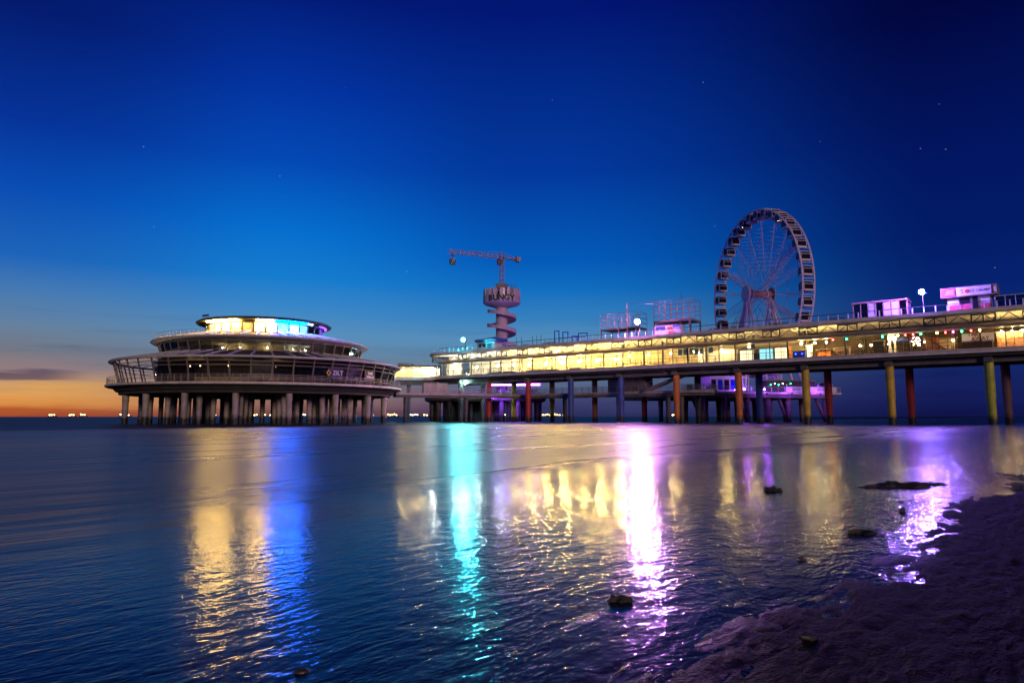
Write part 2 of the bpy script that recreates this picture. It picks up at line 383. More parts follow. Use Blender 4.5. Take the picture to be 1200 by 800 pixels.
def polar(name, zf, r0, r1, step, a0, a1, da, mat, smooth=True):
    nr = int(math.log(r1 / r0) / step) + 1; na = int((a1 - a0) / da) + 1
    r = r0 * np.exp(np.linspace(0, math.log(r1 / r0), nr)); a = np.radians(np.linspace(a0, a1, na))
    rr, aa = np.meshgrid(r, a, indexing='ij'); x = rr * np.sin(aa); y = rr * np.cos(aa); z = zf(x, y)
    co = np.stack([x, y, z], -1).reshape(-1, 3).astype(np.float32)
    i = (np.arange(nr - 1)[:, None] * na + np.arange(na - 1)[None, :]).ravel()
    fa = np.stack([i, i + na, i + na + 1, i + 1], -1).astype(np.int32)[:, ::-1]
    me = bpy.data.meshes.new(name); me.vertices.add(len(co)); me.vertices.foreach_set('co', co.ravel())
    me.loops.add(fa.size); me.loops.foreach_set('vertex_index', fa.ravel()); me.polygons.add(len(fa))
    me.polygons.foreach_set('loop_start', np.arange(0, fa.size, 4, dtype=np.int32)); me.polygons.foreach_set('loop_total', np.full(len(fa), 4, np.int32))
    me.update(calc_edges=True); me.validate(); me.materials.append(mat)
    me.polygons.foreach_set('use_smooth', [smooth] * len(me.polygons))
    if me.polygons[0].normal.z < 0: me.flip_normals()
    return inst(me, name)

def shore_coord(n, l):
    """nodes: returns sockets (s, stretched shore coordinates)"""
    ge = n.new('ShaderNodeNewGeometry')
    ro = n.new('ShaderNodeVectorRotate'); ro.rotation_type = 'Z_AXIS'; ro.inputs['Angle'].default_value = math.atan2(.627, .779)
    l.new(ge.outputs['Position'], ro.inputs['Vector'])
    se = n.new('ShaderNodeSeparateXYZ'); l.new(ro.outputs[0], se.inputs[0])
    return se.outputs['X'], ro.outputs[0]
def mrange(n, l, v, a, b, c=0.0, d=1.0, sm=True):
    k = n.new('ShaderNodeMapRange'); k.interpolation_type = 'SMOOTHSTEP' if sm else 'LINEAR'
    l.new(v, k.inputs[0]); k.inputs[1].default_value = a; k.inputs[2].default_value = b; k.inputs[3].default_value = c; k.inputs[4].default_value = d
    return k.outputs[0]
def mth(n, l, op, a, b):
    k = n.new('ShaderNodeMath'); k.operation = op
    for i, x in enumerate((a, b)):
        if isinstance(x, (int, float)): k.inputs[i].default_value = x
        else: l.new(x, k.inputs[i])
    return k.outputs[0]
def noise(n, l, vec, sc, scale=1.0, det=3, rough=.5, dist=0.0):
    mpn = n.new('ShaderNodeMapping'); mpn.inputs['Scale'].default_value = sc; l.new(vec, mpn.inputs[0])
    k = n.new('ShaderNodeTexNoise'); k.inputs['Scale'].default_value = scale; k.inputs['Detail'].default_value = det; k.inputs['Roughness'].default_value = rough
    k.inputs['Distortion'].default_value = dist
    l.new(mpn.outputs[0], k.inputs['Vector']); return k.outputs['Fac']

m, n, l = new_mat('sea_water')
o = n.new('ShaderNodeOutputMaterial'); p = n.new('ShaderNodeBsdfPrincipled'); l.new(p.outputs[0], o.inputs[0])
S, V = shore_coord(n, l)
p.inputs['IOR'].default_value = 1.27
foamz = mth(n, l, 'MULTIPLY', mrange(n, l, S, -4.5, -12), mrange(n, l, S, -130, -62))
foam = mth(n, l, 'MULTIPLY', mrange(n, l, noise(n, l, V, (.35, .045, 1), 1, 5, .6, .6), .36, .70), foamz)
crest = mth(n, l, 'MULTIPLY', mrange(n, l, S, -64, -57), mrange(n, l, S, -48, -56))
foam = mth(n, l, 'MINIMUM', mth(n, l, 'ADD', mth(n, l, 'MULTIPLY', foam, .15), mth(n, l, 'MULTIPLY', crest, .30)), 1.0)
mx = n.new('ShaderNodeMixRGB'); l.new(foam, mx.inputs[0]); mx.inputs[1].default_value = (.006, .012, .020, 1); mx.inputs[2].default_value = (.55, .56, .58, 1)
l.new(mx.outputs[0], p.inputs['Base Color'])
film = mrange(n, l, mth(n, l, 'ADD', S, mth(n, l, 'MULTIPLY', mth(n, l, 'SUBTRACT', noise(n, l, V, (.25, .12, 1), 1, 3), .5), 7.0)), -9.0, -3.8)
rg = mth(n, l, 'ADD', mrange(n, l, film, 0, 1, .27, .13, False), mth(n, l, 'MULTIPLY', foam, .25))
farr = mrange(n, l, S, -58, -75, 0.0, .16)
rg = mth(n, l, 'ADD', rg, farr)
l.new(rg, p.inputs['Roughness'])
p2 = n.new('ShaderNodeBsdfPrincipled'); p2.inputs['Roughness'].default_value = .52; p2.inputs['IOR'].default_value = 1.26; l.new(mx.outputs[0], p2.inputs['Base Color'])
ms = n.new('ShaderNodeMixShader'); l.new(mrange(n, l, film, 0, 1, .42, .16, False), ms.inputs[0]); l.new(p.outputs[0], ms.inputs[1]); l.new(p2.outputs[0], ms.inputs[2]); l.new(ms.outputs[0], o.inputs[0])
rip = noise(n, l, V, (9.0, 4.0, 1), 1, 3, .55, .4)
rip2 = noise(n, l, V, (30.0, 16.0, 1), 1, 2, .5)
swell = noise(n, l, V, (1.1, .22, 1), 1, 4, .55, .3)
near_ = mrange(n, l, S, -3.4, -1.6, 1.0, 1.7)
hgt = mth(n, l, 'ADD', mth(n, l, 'MULTIPLY', mth(n, l, 'MULTIPLY', near_, mth(n, l, 'ADD', mth(n, l, 'MULTIPLY', rip, .0075), mth(n, l, 'MULTIPLY', rip2, .0018))), film),
          mth(n, l, 'MULTIPLY', mth(n, l, 'MULTIPLY', swell, .062), mrange(n, l, film, 1, 0)))
b = n.new('ShaderNodeBump'); b.inputs['Strength'].default_value = 1.0; b.inputs['Distance'].default_value = 1.0
l.new(hgt, b.inputs['Height']); l.new(b.outputs[0], p.inputs['Normal']); l.new(b.outputs[0], p2.inputs['Normal'])

m, n, l = new_mat('wet_sand')
o = n.new('ShaderNodeOutputMaterial'); p = n.new('ShaderNodeBsdfPrincipled'); l.new(p.outputs[0], o.inputs[0])
S, V = shore_coord(n, l)
big = noise(n, l, V, (1.2, .8, 1), 1, 5, .6)
fine = noise(n, l, V, (60, 45, 60), 1, 3, .6)
r_ = n.new('ShaderNodeValToRGB'); l.new(big, r_.inputs[0])
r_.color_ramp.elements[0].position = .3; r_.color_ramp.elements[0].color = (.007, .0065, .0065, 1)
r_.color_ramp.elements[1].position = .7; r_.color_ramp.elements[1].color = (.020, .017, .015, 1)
l.new(r_.outputs[0], p.inputs['Base Color'])
wet = mrange(n, l, mth(n, l, 'ADD', S, mth(n, l, 'MULTIPLY', mth(n, l, 'SUBTRACT', big, .5), 1.4)), -1.75, -0.75)
l.new(mrange(n, l, wet, 0, 1, .20, .60, False), p.inputs['Roughness']); l.new(mrange(n, l, wet, 0, 1, .22, .025, False), p.inputs['Specular IOR Level'])
b = n.new('ShaderNodeBump'); b.inputs['Strength'].default_value = 1.0; b.inputs['Distance'].default_value = .03
l.new(mth(n, l, 'ADD', mth(n, l, 'MULTIPLY', fine, .5), mth(n, l, 'MULTIPLY', noise(n, l, V, (16, 7, 14), 1, 4, .6, .5), 1.8)), b.inputs['Height']); l.new(b.outputs[0], p.inputs['Normal'])

sea = polar('sea', sea_z, 1.2, 30000, .02, -100, 62, .30, M['sea_water']); tag(sea, kind='structure')
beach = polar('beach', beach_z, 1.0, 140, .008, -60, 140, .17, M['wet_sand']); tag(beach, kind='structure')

# ------------------------------------------------------------------ main pier (local x along the pier towards the land, y away from the beach)
PO = Vector((33.0, 110.6, 0)); PR = math.atan2(-.627, .779)
PX = Vector((.779, -.627, 0)); PY = Vector((.627, .779, 0))
def on_pier(px, py, yl=0.0):
    d = ray(px, py); o0 = Vector((0, 0, EYE)) - PO
    k = (yl - o0.dot(PY)) / d.dot(PY); q = o0 + d * k
    return q.dot(PX), q.z
def pier_x(px, yl=0.0, z=11.0):
    x = 0
    for _ in range(6):
        q = PO + PX * x + PY * yl; y_ = 400 - 800 * ((z - EYE) * math.cos(PITCH) - q.y * math.sin(PITCH)) / (q.y * math.cos(PITCH) + (z - EYE) * math.sin(PITCH))
        x = on_pier(px, y_, yl)[0]
    return x
def pw(x, y, z=0): return PO + PX * x + PY * y + Vector((0, 0, z))
X0 = pier_x(517, 0, 12); XR = 78.0                      # rounded sea end, and the landward end outside the frame
YF, YB = -0.9, 10.4; YC = (YF + YB) / 2; RAD = (YB - YF) / 2
def outline(off=0.0, x1=XR):
    r = RAD - off
    pts = [(x1, YC - r), (x1, YC + r)]
    for k in range(17):
        a = R(90 + 180 * k / 16); pts.append((X0 + r * math.cos(a), YC + r * math.sin(a)))
    return pts
pier = thing('pier', 'long two-storey pier gallery on coloured piles with lit glazed hall', 'pier', PO, PR)
MB().prism(outline(.15), 9.4, 9.95).build('deck_fascia', M['cornice'], pier)
MB().prism(outline(.0), 9.86, 9.99).build('deck_edge', M['cornice'], pier)
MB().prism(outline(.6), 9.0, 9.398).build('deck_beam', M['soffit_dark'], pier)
MB().prism(outline(.7), 9.992, 10.02).build('floor', M['floor_board'], pier)
MB().prism(outline(-.25), 14.62, 15.12).build('roof', M['cornice'], pier)
MB().prism(outline(.1), 14.48, 14.618).build('roof_soffit', M['ceiling_board'], pier)
MB().prism(outline(.4), 15.122, 15.15).build('roof_deck', M['roof_felt'], pier)
# long girders below the deck
for yy in (1.2, 8.2):
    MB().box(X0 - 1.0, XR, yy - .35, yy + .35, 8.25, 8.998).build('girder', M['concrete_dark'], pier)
# eave between hall glazing and clerestory: a sloping ledge, front and round the end
mb = MB().extr([(YF - .25, 12.62), (YF - .25, 12.86), (YF + 1.0, 13.28), (YF + 1.0, 12.55)], X0, XR)
mb.build('eave', M['steel_brown'], pier)
MB().lathe([(RAD + .25, 12.62), (RAD + .25, 12.86), (RAD - 1.0, 13.28), (RAD - 1.0, 12.55)], 20, 180 + 90, 360 + 90 - 180 + 90 - 90, X0, YC, True).build('eave', M['steel_brown'], pier)
# back wall, ceiling of the hall
x_sh = pier_x(1168, 0, 11); x_op = pier_x(932, 0, 11); x_mid = pier_x(770, 0, 11)
MB().box(X0, x_mid, 9.2, 9.45, 10.02, 14.47).build('back_wall', M['hall_wall'], pier)
MB().box(x_mid, x_op, 8.6, 8.85, 10.02, 14.47).build('back_wall', M['cream_wall'], pier)
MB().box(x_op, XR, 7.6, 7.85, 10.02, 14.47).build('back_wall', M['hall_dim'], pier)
MB().lathe([(RAD - 3.6, 10.02), (RAD - 3.6, 14.47)], 12, 180, 360, X0 - .1, YC).build('end_wall', M['hall_wall'], pier)

# hall glazing: posts every 2.7 m, every third one heavy; a pane in each bay
BAY = 2.7; xg0 = pier_x(664.5, 0, 11)
k0 = math.ceil((X0 - xg0) / BAY); k1 = int((XR - xg0) / BAY)
post_t = MB().box(-.055, .055, -.05, .05, 10.02, 12.57).mesh('mullion', M['steel_dark'])
post_h = MB().box(-.10, .10, -.16, .16, 10.02, 12.57).mesh('post', M['steel_dark'])
pane_m = MB().box(.05, BAY - .05, -.012, .012, 10.06, 12.5).mesh('pane', M['pane_clear'])
for k in range(k0, k1 + 1):
    x = xg0 + k * BAY
    heavy = k % 3 == 0
    inst(post_h if heavy else post_t, 'post' if heavy else 'mullion', pier, (x, 0, 0))
    if x < x_op - 1 or x > x_sh: inst(pane_m, 'pane', pier, (x, 0, 0))
for zz, name in ((10.97, 'handrail'), (10.5, 'mid_rail')):
    MB().box(X0, XR, -.30, -.24, zz, zz + (.06 if zz > 10.8 else .03)).build(name, M['steel_dark'], pier)
rp = MB().box(-.025, .025, -.29, -.25, 9.99, 10.97).mesh('rail_post', M['steel_dark'])
for k in range(int((XR - X0) / 1.35)): inst(rp, 'rail_post', pier, (X0 + .4 + k * 1.35, 0, 0))
MB().box(X0, XR, -.04, .04, 12.02, 12.08).build('transom', M['steel_dark'], pier)
# rounded end glazing
ep = MB().box(-.05, .05, -.06, .06, 10.02, 12.57).mesh('end_mullion', M['steel_dark'])
rg_ = RAD - .9
for k in range(9):
    a = R(-180 + 22.5 * k - 0); px_, py_ = X0 + rg_ * math.sin(a), YC - rg_ * math.cos(a)
    inst(ep, 'mullion', pier, (px_, py_, 0), a)
    if k < 8:
        MB().lathe([(rg_, 10.06), (rg_, 12.5), (rg_ - .02, 12.5), (rg_ - .02, 10.06)], 3, -180 + 22.5 * k + .6, -180 + 22.5 * (k + 1) - .6, X0, YC, True).build('pane', M['pane_clear'], pier)
        MB().lathe([(RAD - .3, 13.3), (RAD - .3, 14.46), (RAD - .32, 14.46), (RAD - .32, 13.3)], 3, -180 + 22.5 * k + .6, -180 + 22.5 * (k + 1) - .6, X0, YC, True).build('clerestory_pane', M['pane_clear'], pier)
for k in range(17):
    a = R(-180 + 11.25 * k); MB().bar((X0 + (RAD - .25) * math.sin(a), YC - (RAD - .25) * math.cos(a), 13.25), (X0 + (RAD - .25) * math.sin(a), YC - (RAD - .25) * math.cos(a), 14.5), .07).build('clerestory_mullion', M['steel_dark'], pier)
# clerestory: wide panes alternating with dark-framed double windows, lattice girder just inside
CY = -.45
xd0 = pier_x(1005, CY, 14)                              # landward edge of one double window
brace = MB().bar((0, .12, 13.3), (BAY / 2, .12, 14.42), .10, .10).bar((BAY / 2, .12, 14.42), (BAY, .12, 13.3), .10, .10).mesh('brace', M['steel_dark'])
wide = MB().box(.03, BAY - .03, -.012, .012, 13.3, 14.46).mesh('clerestory_pane', M['pane_clear'])
fr = MB()
for a_, b_ in ((0, .14), (BAY / 2 - .07, BAY / 2 + .07), (BAY - .14, BAY)): fr.box(a_, b_, -.06, .05, 13.3, 14.46)
fr.box(.1395, BAY / 2 - .0705, -.06, .05, 13.3, 13.44).box(BAY / 2 + .0705, BAY - .1395, -.06, .05, 13.3, 13.44).box(.1395, BAY / 2 - .0705, -.06, .05, 14.32, 14.46).box(BAY / 2 + .0705, BAY - .1395, -.06, .05, 14.32, 14.46)
frame_m = fr.mesh('window_frame', M['steel_dark'])
half = MB().box(.13, BAY / 2 - .06, -.01, .01, 13.42, 14.34).mesh('window_pane', M['pane_clear'])
k = math.ceil((X0 - xd0) / BAY) + 1
while xd0 + k * BAY < XR - 3:
    x = xd0 + k * BAY
    inst(brace, 'brace', pier, (x, CY, 0))
    if (k % 2) == 1:
        f_ = inst(frame_m, 'window_frame', pier, (x, CY, 0))
        inst(half, 'window_pane', f_, (0, 0, 0)); inst(half, 'window_pane', f_, (BAY / 2, 0, 0))
    else:
        inst(wide, 'clerestory_pane', pier, (x, CY, 0))
    k += 1
MB().box(X0, XR, CY + .06, CY + .18, 13.27, 13.35).build('lattice_chord', M['steel_grey'], pier)
# roof parapet railing: posts 1.35 m apart under a dark handrail
rpost = MB().box(-.07, .07, -.04, .04, 15.12, 15.98).mesh('parapet_post', M['white_paint'])
for k in range(int((XR - X0) / 1.35)): inst(rpost, 'parapet_post', pier, (X0 + .3 + k * 1.35, YF + .25, 0))
MB().box(X0, XR, YF + .20, YF + .30, 15.982, 16.06).build('parapet_rail', M['steel_dark'], pier)
for k in range(10):
    a = R(-180 + 20 * k); q = (X0 + (RAD - .25) * math.sin(a), YC - (RAD - .25) * math.cos(a))
    inst(rpost, 'parapet_post', pier, (q[0], q[1], 0))
# back parapet
MB().box(X0, XR, YB - .3, YB - .2, 15.982, 16.06).build('parapet_rail', M['steel_dark'], pier)
# piles: front and back row with cap beams
front = [(1161, 'green'), (1044, 'yellow'), (945, 'yellow'), (866, 'orange'), (793, 'orange'), (728, 'blue'), (669, 'blue'), (619, 'red'), (573, 'red'), (540, 'dark')]
back = [(1180, 'pink'), (1067, 'red'), (971, 'red'), (890, 'blue'), (818, 'dark'), (755, 'red'), (697, 'orange'), (647, 'yellow'), (602, 'yellow'), (566, 'dark')]
front = [(1300, 'red')] + front; back = [(1340, 'yellow')] + back
pm = {}
def pile_mesh(mat, r, zt):
    key = (mat, r, zt)
    if key not in pm:
        pm[key] = MB().lathe([(r * .96, -2.5), (r * .96, 3.3), (r * 1.07, 3.8), (r * 1.07, zt)], 20).mesh('pile', PILES[mat], True)
    return pm[key]
for (pf, cf), (pb, cb) in zip(front, back):
    xf = pier_x(pf, 1.2, 4.5); xb = pier_x(pb, 8.2, 4.5)
    inst(pile_mesh(cf, .52, 8.26), 'pile', pier, (xf, 1.2, 0)); inst(pile_mesh(cb, .52, 8.26), 'pile', pier, (xb, 8.2, 0))
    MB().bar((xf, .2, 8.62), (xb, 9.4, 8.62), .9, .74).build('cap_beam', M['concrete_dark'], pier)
# stair core under the deck
xa, xb = pier_x(711, 3, 7), pier_x(754, 3, 7)
MB().box(xa, xb, 3.4, 6.6, 5.7, 8.99).build('stair_core', M['concrete_dark'], pier)

# ------------------------------------------------------------------ lower walkway and its stairs
wz = 5.75
wx0, wx1 = pier_x(606, 4.2, 5.5), pier_x(838, 4.2, 5.5)
wk = thing('walkway', 'low concrete walkway slung between the coloured piles under the pier', 'walkway', PO, PR)
MB().box(wx0, wx1, 2.9, 5.6, wz - .5, wz).build('deck', M['concrete'], wk)
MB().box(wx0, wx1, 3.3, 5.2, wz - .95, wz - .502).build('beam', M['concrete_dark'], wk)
def railing(mb, p, q, h=1.0, step=1.5, bars=3):
    p = Vector(p); q = Vector(q); L_ = (q - p).length; n_ = max(1, int(L_ / step))
    for k in range(n_ + 1):
        c = p.lerp(q, k / n_); mb.bar(c, c + Vector((0, 0, h)), .05)
    for k in range(bars):
        z = Vector((0, 0, h * (1 - k / bars))); mb.bar(p + z, q + z, .05, .05)
    return mb
railing(MB(), (wx0, 2.98, wz), (wx1, 2.98, wz)).build('railing', M['steel_grey'], wk)
railing(MB(), (wx0, 5.52, wz), (wx1, 5.52, wz)).build('railing', M['steel_grey'], wk)
for pxx, cc in ((725, 'dark'), (783, 'dark'), (799, 'dark'), (662, 'dark')):
    inst(pile_mesh(cc, .42, wz - .9), 'pile', wk, (pier_x(pxx, 4.2, 3), 4.2, 0))
for pxx in (647, 669, 697, 619):
    xx = pier_x(pxx, 4.2, 5); MB().box(xx - .7, xx + .7, 2.7, 5.8, wz - .9, wz - .3).build('crosshead', M['concrete_dark'], wk)
sx0, sx1 = pier_x(760, 3.5, 6), pier_x(818, 3.5, 8.6)
stair = thing('stair', 'steel stair rising from the low walkway to the pier deck', 'stair', PO, PR)
MB().bar((sx0, 1.9, wz + .0), (sx1, 1.9, 9.0), .12, .45).build('stringer', M['steel_brown'], stair)
MB().bar((sx0, 3.3, wz + .0), (sx1, 3.3, 9.0), .12, .45).build('stringer', M['steel_brown'], stair)
for k in range(16):
    t = (k + .5) / 16; inst(MB().box(-.16, .16, 1.97, 3.23, -.02, .02).mesh('tread', M['steel_brown']), 'tread', stair, (sx0 + (sx1 - sx0) * t, 0, wz + (9 - wz) * t + .12))
MB().bar((sx0, 1.9, wz + 1.1), (sx1, 1.9, 10.0), .06).build('handrail', M['steel_grey'], stair)

# walkway from the round restaurant to the pier
pA = at_depth(462, 462, 131.0); pB = pw(wx0 + 1.0, 4.2)
pA.z = pB.z = 0; dv = (pB - pA); Lw = dv.length; wr = math.atan2(dv.y, dv.x)
rw = thing('footbridge', 'low footbridge on single dark piles joining round restaurant and pier', 'footbridge', pA, wr)
MB().box(0, Lw, -1.5, 1.5, wz - .45, wz).build('deck', M['concrete'], rw)
MB().box(0, Lw, -1.0, 1.0, wz - .85, wz - .452).build('beam', M['concrete_dark'], rw)
railing(MB(), (0, -1.42, wz), (Lw, -1.42, wz), 1.0, 1.4).build('railing', M['steel_grey'], rw)
railing(MB(), (0, 1.42, wz), (Lw, 1.42, wz), 1.0, 1.4).build('railing', M['steel_grey'], rw)
for t in (.085, .55): inst(pile_mesh('dark', .42, wz - .84), 'pile', rw, (Lw * t, 0, 0))
# grey cabinet standing on the footbridge
gb = thing('cabinet', 'plain pale grey site container standing on the low footbridge', 'container', pA + dv * .31, wr)
MB().box(-2.4, 2.4, .0, 1.2, wz + .02, wz + 1.95).build('body', M['concrete'], gb)
MB().box(-2.5, 2.5, -.06, 1.26, wz + 1.952, wz + 2.03).build('lid', M['steel_grey'], gb)
for k in range(3): MB().box(-1.55 + k * 1.5, -1.5 + k * 1.5, -.03, -.002, wz + .1, wz + 1.9).build('seam', M['steel_grey'], gb)

# ------------------------------------------------------------------ glazed link from the pier end towards the restaurant
la = at_depth(440, 436, 152.0); lb = at_depth(512, 436, 151.5); la.z = lb.z = 0
dv2 = lb - la; L2 = dv2.length; lr = math.atan2(dv2.y, dv2.x)
lk = thing('link_bridge', 'lit glazed bridge behind the round restaurant meeting the pier end', 'bridge', la, lr)
MB().box(0, L2, -.1, 4.6, 9.3, 9.95).build('deck', M['cornice'], lk)
MB().box(0, L2, -.3, 4.8, 12.2, 12.5).build('roof', M['roof_felt'], lk)
MB().box(0, L2, 4.2, 4.4, 9.96, 12.19).build('back_wall', M['hall_wall'], lk)
MB().box(L2 * .37, L2 * .57, -.5, 4.3, 12.502, 13.0).build('roof_box', M['steel_brown'], lk)
MB().box(0, L2, .5, 3.5, 8.3, 9.298).build('girder', M['concrete_dark'], lk)
nb = 8
pmx = MB().box(.05, L2 / nb - .05, -.01, .01, 9.98, 12.18).mesh('pane', M['pane_clear']); mmx = MB().box(-.06, .06, -.06, .06, 9.952, 12.198).mesh('mullion', M['steel_brown'])
for k in range(nb):
    inst(mmx, 'mullion', lk, (k * L2 / nb, 0, 0)); inst(pmx, 'pane', lk, (k * L2 / nb, 0, 0))
for t in (.10, .52): inst(pile_mesh('dark', .45, 8.31), 'pile', lk, (L2 * t, 2, 0))
for k, (t, mt) in enumerate(((.2, 'lamp_mid'), (.42, 'lamp_mid'), (.62, 'lamp_mid'), (.76, 'lamp_mid'), (.90, 'hall_lamp_cool'))):
    q = la + dv2 * t
    pl = thing('globe_lamp', ordn(k) + ' globe ceiling lamp in the link bridge counting from the restaurant', 'lamp', (q.x, q.y, 0), lr, 'globe lamps in the link bridge')
    MB().tube((0, 2.0, 12.19), (0, 2.0, 11.75), .03, n=6).build('stem', M['steel_dark'], pl); MB().ball((0, 2.0, 11.6), .16).build('globe', M[mt], pl, True)

# ------------------------------------------------------------------ hall lamps and what stands in the gallery
def hall_lamp(x, y, z, mt, label, group, r=.14, stem=True):
    t = thing('pendant_lamp', label, 'lamp', pw(x, y, z), PR, group)
    MB().ball((0, 0, 0), r, 8, 6).build('globe', M[mt], t, True)
    if stem: MB().tube((0, 0, r * .9), (0, 0, max(.3, 14.4 - z)), .02, n=5).build('stem', M['steel_dark'], t)
    return t
xl = [pier_x(p_, 4, 12) for p_ in (535, 560, 585)]
for k, x in enumerate(xl): hall_lamp(x, 3.6, 11.9, 'hall_lamp_cool', ordn(k) + ' cool white globe lamp from the rounded end of the hall', 'cool hall lamps')
for k in range(13):
    x = pier_x(606, 4, 12) + k * 2.05
    hall_lamp(x, 3.0 + (k % 2) * 2.4, 11.75 + .1 * (k % 3), 'hall_lamp', ordn(k) + ' warm globe lamp inside the bright hall counting from the rounded end', 'warm hall lamps')
for k, p_ in enumerate((738, 760, 786, 812, 846)): hall_lamp(pier_x(p_, 3, 12), 3, 12.2, 'lamp_mid', ordn(k) + ' globe lamp past the bright hall counting towards the cream booth', 'gallery booth lamps')
for k, p_ in enumerate((878, 939, 955, 968)): hall_lamp(pier_x(p_, 1.2, 12.1), 1.2, 12.2, 'lamp_mid', ordn(k) + ' bright spot lamp under the eave counting from cream booth landward', 'gallery spot lamps', .13)
for k, p_ in enumerate((1008, 1021, 1042, 1084, 1089, 1117)): hall_lamp(pier_x(p_, 3.5, 11.7), 3.5, 11.6, 'lamp_dim', ordn(k) + ' dim pendant lamp in the dark gallery counting towards the take away board', 'gallery pendant lamps', .15)
for k, p_ in enumerate((1174, 1186, 1198, 1215)): hall_lamp(pier_x(p_, 2.2, 12.3), 2.2, 12.25, 'lamp_mid', ordn(k) + ' spot lamp above the shop shelves counting from the take away board', 'shop spot lamps', .10)
# cove lamps on the ledge that wash the clerestory and its soffit
cx_ = X0 + 1.0; kc = 0
while cx_ < 42:
    bright = cx_ < pier_x(720, .5, 13)
    t = thing('cove_lamp', ordn(kc) + ' cove lamp behind the clerestory ledge counting from the rounded pier end', 'lamp', pw(cx_, .55, 13.02), PR, 'clerestory cove lamps')
    MB().box(-1.2, 1.2, -.05, .05, 0, .06).build('tube', M['cove_warm' if bright else ('cove_dim' if cx_ < 19 else 'cove_low')], t); MB().box(-1.3, 1.3, -.09, .09, -.14, -.002).build('housing', M['steel_grey'], t)
    cx_ += 4.05; kc += 1

def booth(name, label, p0, p1, y0, y1, z1, mats, cat='booth'):
    xa_, xb_ = pier_x(p0, y0, 10.8), pier_x(p1, y0, 10.8)
    t = thing(name, label, cat, pw((xa_ + xb_) / 2, y0, 10.02), PR); w_ = xb_ - xa_
    MB().box(-w_ / 2, w_ / 2, .04, y1 - y0, 0, z1).build('body', M[mats[0]], t)
    MB().box(-w_ / 2 - .12, w_ / 2 + .12, -.15, y1 - y0 + .05, z1 + .002, z1 + .12).build('roof', M[mats[2] if len(mats) > 2 else 'steel_grey'], t)
    n_ = max(1, int(w_ / .9))
    for k in range(n_):
        MB().box(-w_ / 2 + .05 + k * w_ / n_, -w_ / 2 - .05 + (k + 1) * w_ / n_, 0, .037, .08, z1 - .1).build('panel', M[mats[1]], t)
    return t
booth('booth', 'cream lit booth front in the gallery beside the menu board', 867, 883, .9, 3.2, 1.75, ('cream_wall', 'lit_cream'))
booth('menu_board', 'pale cyan lit menu panels between cream booth and orange kiosk', 890, 906, .9, 1.3, 1.8, ('white_paint', 'screen_cyan'), 'menu board')
k_ = booth('kiosk', 'orange and white lit snack kiosk in the gallery by the blue machine', 908, 923, .9, 3.0, 1.85, ('orange_paint', 'lit_cream', 'orange_paint'), 'kiosk')
booth('counter', 'dark brown counter beside cream booth in the gallery', 884, 889, .8, 2.0, 1.0, ('dark_wood', 'timber'), 'counter')
mc = booth('game_machine', 'low game machine glowing deep blue at the gallery rail', 929, 943, .6, 1.5, .95, ('blue_paint', 'blue_paint'), 'game machine')
for dx in (-.45, .5): MB().ball((dx, -.03, .62), .09, 8, 6).build('lamp', M['bulb_blue'], mc, True)
booth('counter', 'long pale counter under the red festoon bulb', 977, 995, 2.4, 3.4, 1.3, ('cream_wall', 'timber'), 'counter')
booth('shop_front', 'white shop front with door openings behind teal posters', 818, 864, 4.5, 6.0, 2.3, ('white_paint', 'sign_white'), 'shop front')
booth('shelf_unit', 'shelves of colourful goods in the landward shop bay', 1168, 1200, 2.8, 3.4, 2.2, ('dark_wood', 'shelf_goods'), 'shelf')
for i_, p_ in enumerate((797, 803, 810, 816, 822, 833)):
    x = pier_x(p_, .5, 12.3); t = tag(MB().box(-.38, .38, -.015, .015, -1.0 if p_ != 833 else -.9, 0).bar((-.38, 0, .03), (.38, 0, .03), .05).build('poster', M['fabric_teal']), ordn(i_) + ' teal blue poster hanging in the gallery counting from the bright hall', 'poster', 'hanging posters')
    t.location = pw(x, .5, 12.5); t.rotation_euler = (0, 0, PR)
for p0, p1, lb_ in ((617, 653, 'long dark hedge planter against the bright hall glass'), (668, 680, 'short dark hedge planter against the bright hall glass'), (571, 604, 'dark hedge planter near the rounded end of the hall')):
    xa_, xb_ = pier_x(p0, .6, 10.3), pier_x(p1, .6, 10.3); t = thing('planter', lb_, 'planter', pw((xa_ + xb_) / 2, .6, 10.02), PR); w_ = xb_ - xa_
    MB().box(-w_ / 2, w_ / 2, -.22, .22, 0, .3).build('trough', M['dark_wood'], t)
    mb = MB()
    for k in range(int(w_ * 26)):
        c = Vector((random.uniform(-w_ / 2, w_ / 2), random.uniform(-.2, .2), random.uniform(.28, .62))); a = random.uniform(0, 6.28); q = Vector((math.cos(a), math.sin(a), random.uniform(-.6, .9))) * .13
        u = Vector((-math.sin(a), math.cos(a), .3)) * .06; mb.quad(c - u, c + q * .5 - u * .3, c + q, c + u)
    mb.build('foliage', M['planter_green'], t)
for k in range(-3, 14):
    x = xg0 + k * 8.1 + 1.4
    if X0 + 2 < x < XR - 2: inst(MB().box(-.14, .14, 4.3, 4.58, 10.02, 14.47).mesh('column', M['steel_dark']) if k == -3 else pm.setdefault('col', MB().box(-.14, .14, 4.3, 4.58, 10.02, 14.47).mesh('column', M['steel_dark'])), 'column', pier, (x, 0, 0))
booth('rack', 'tall white rack of goods under the bright spot lamps', 944, 951, 1.4, 2.0, 2.0, ('white_paint', 'lit_cream'), 'rack')
booth('bar_counter', 'wooden bar counter under the bright spot lamps', 957, 974, 1.8, 2.6, 1.1, ('timber', 'orange_paint'), 'counter')
booth('drinks_cabinet', 'dark drinks cabinet beside the white drapes', 1024, 1036, 2.6, 3.4, 2.0, ('dark_wood', 'steel_dark'), 'cabinet')
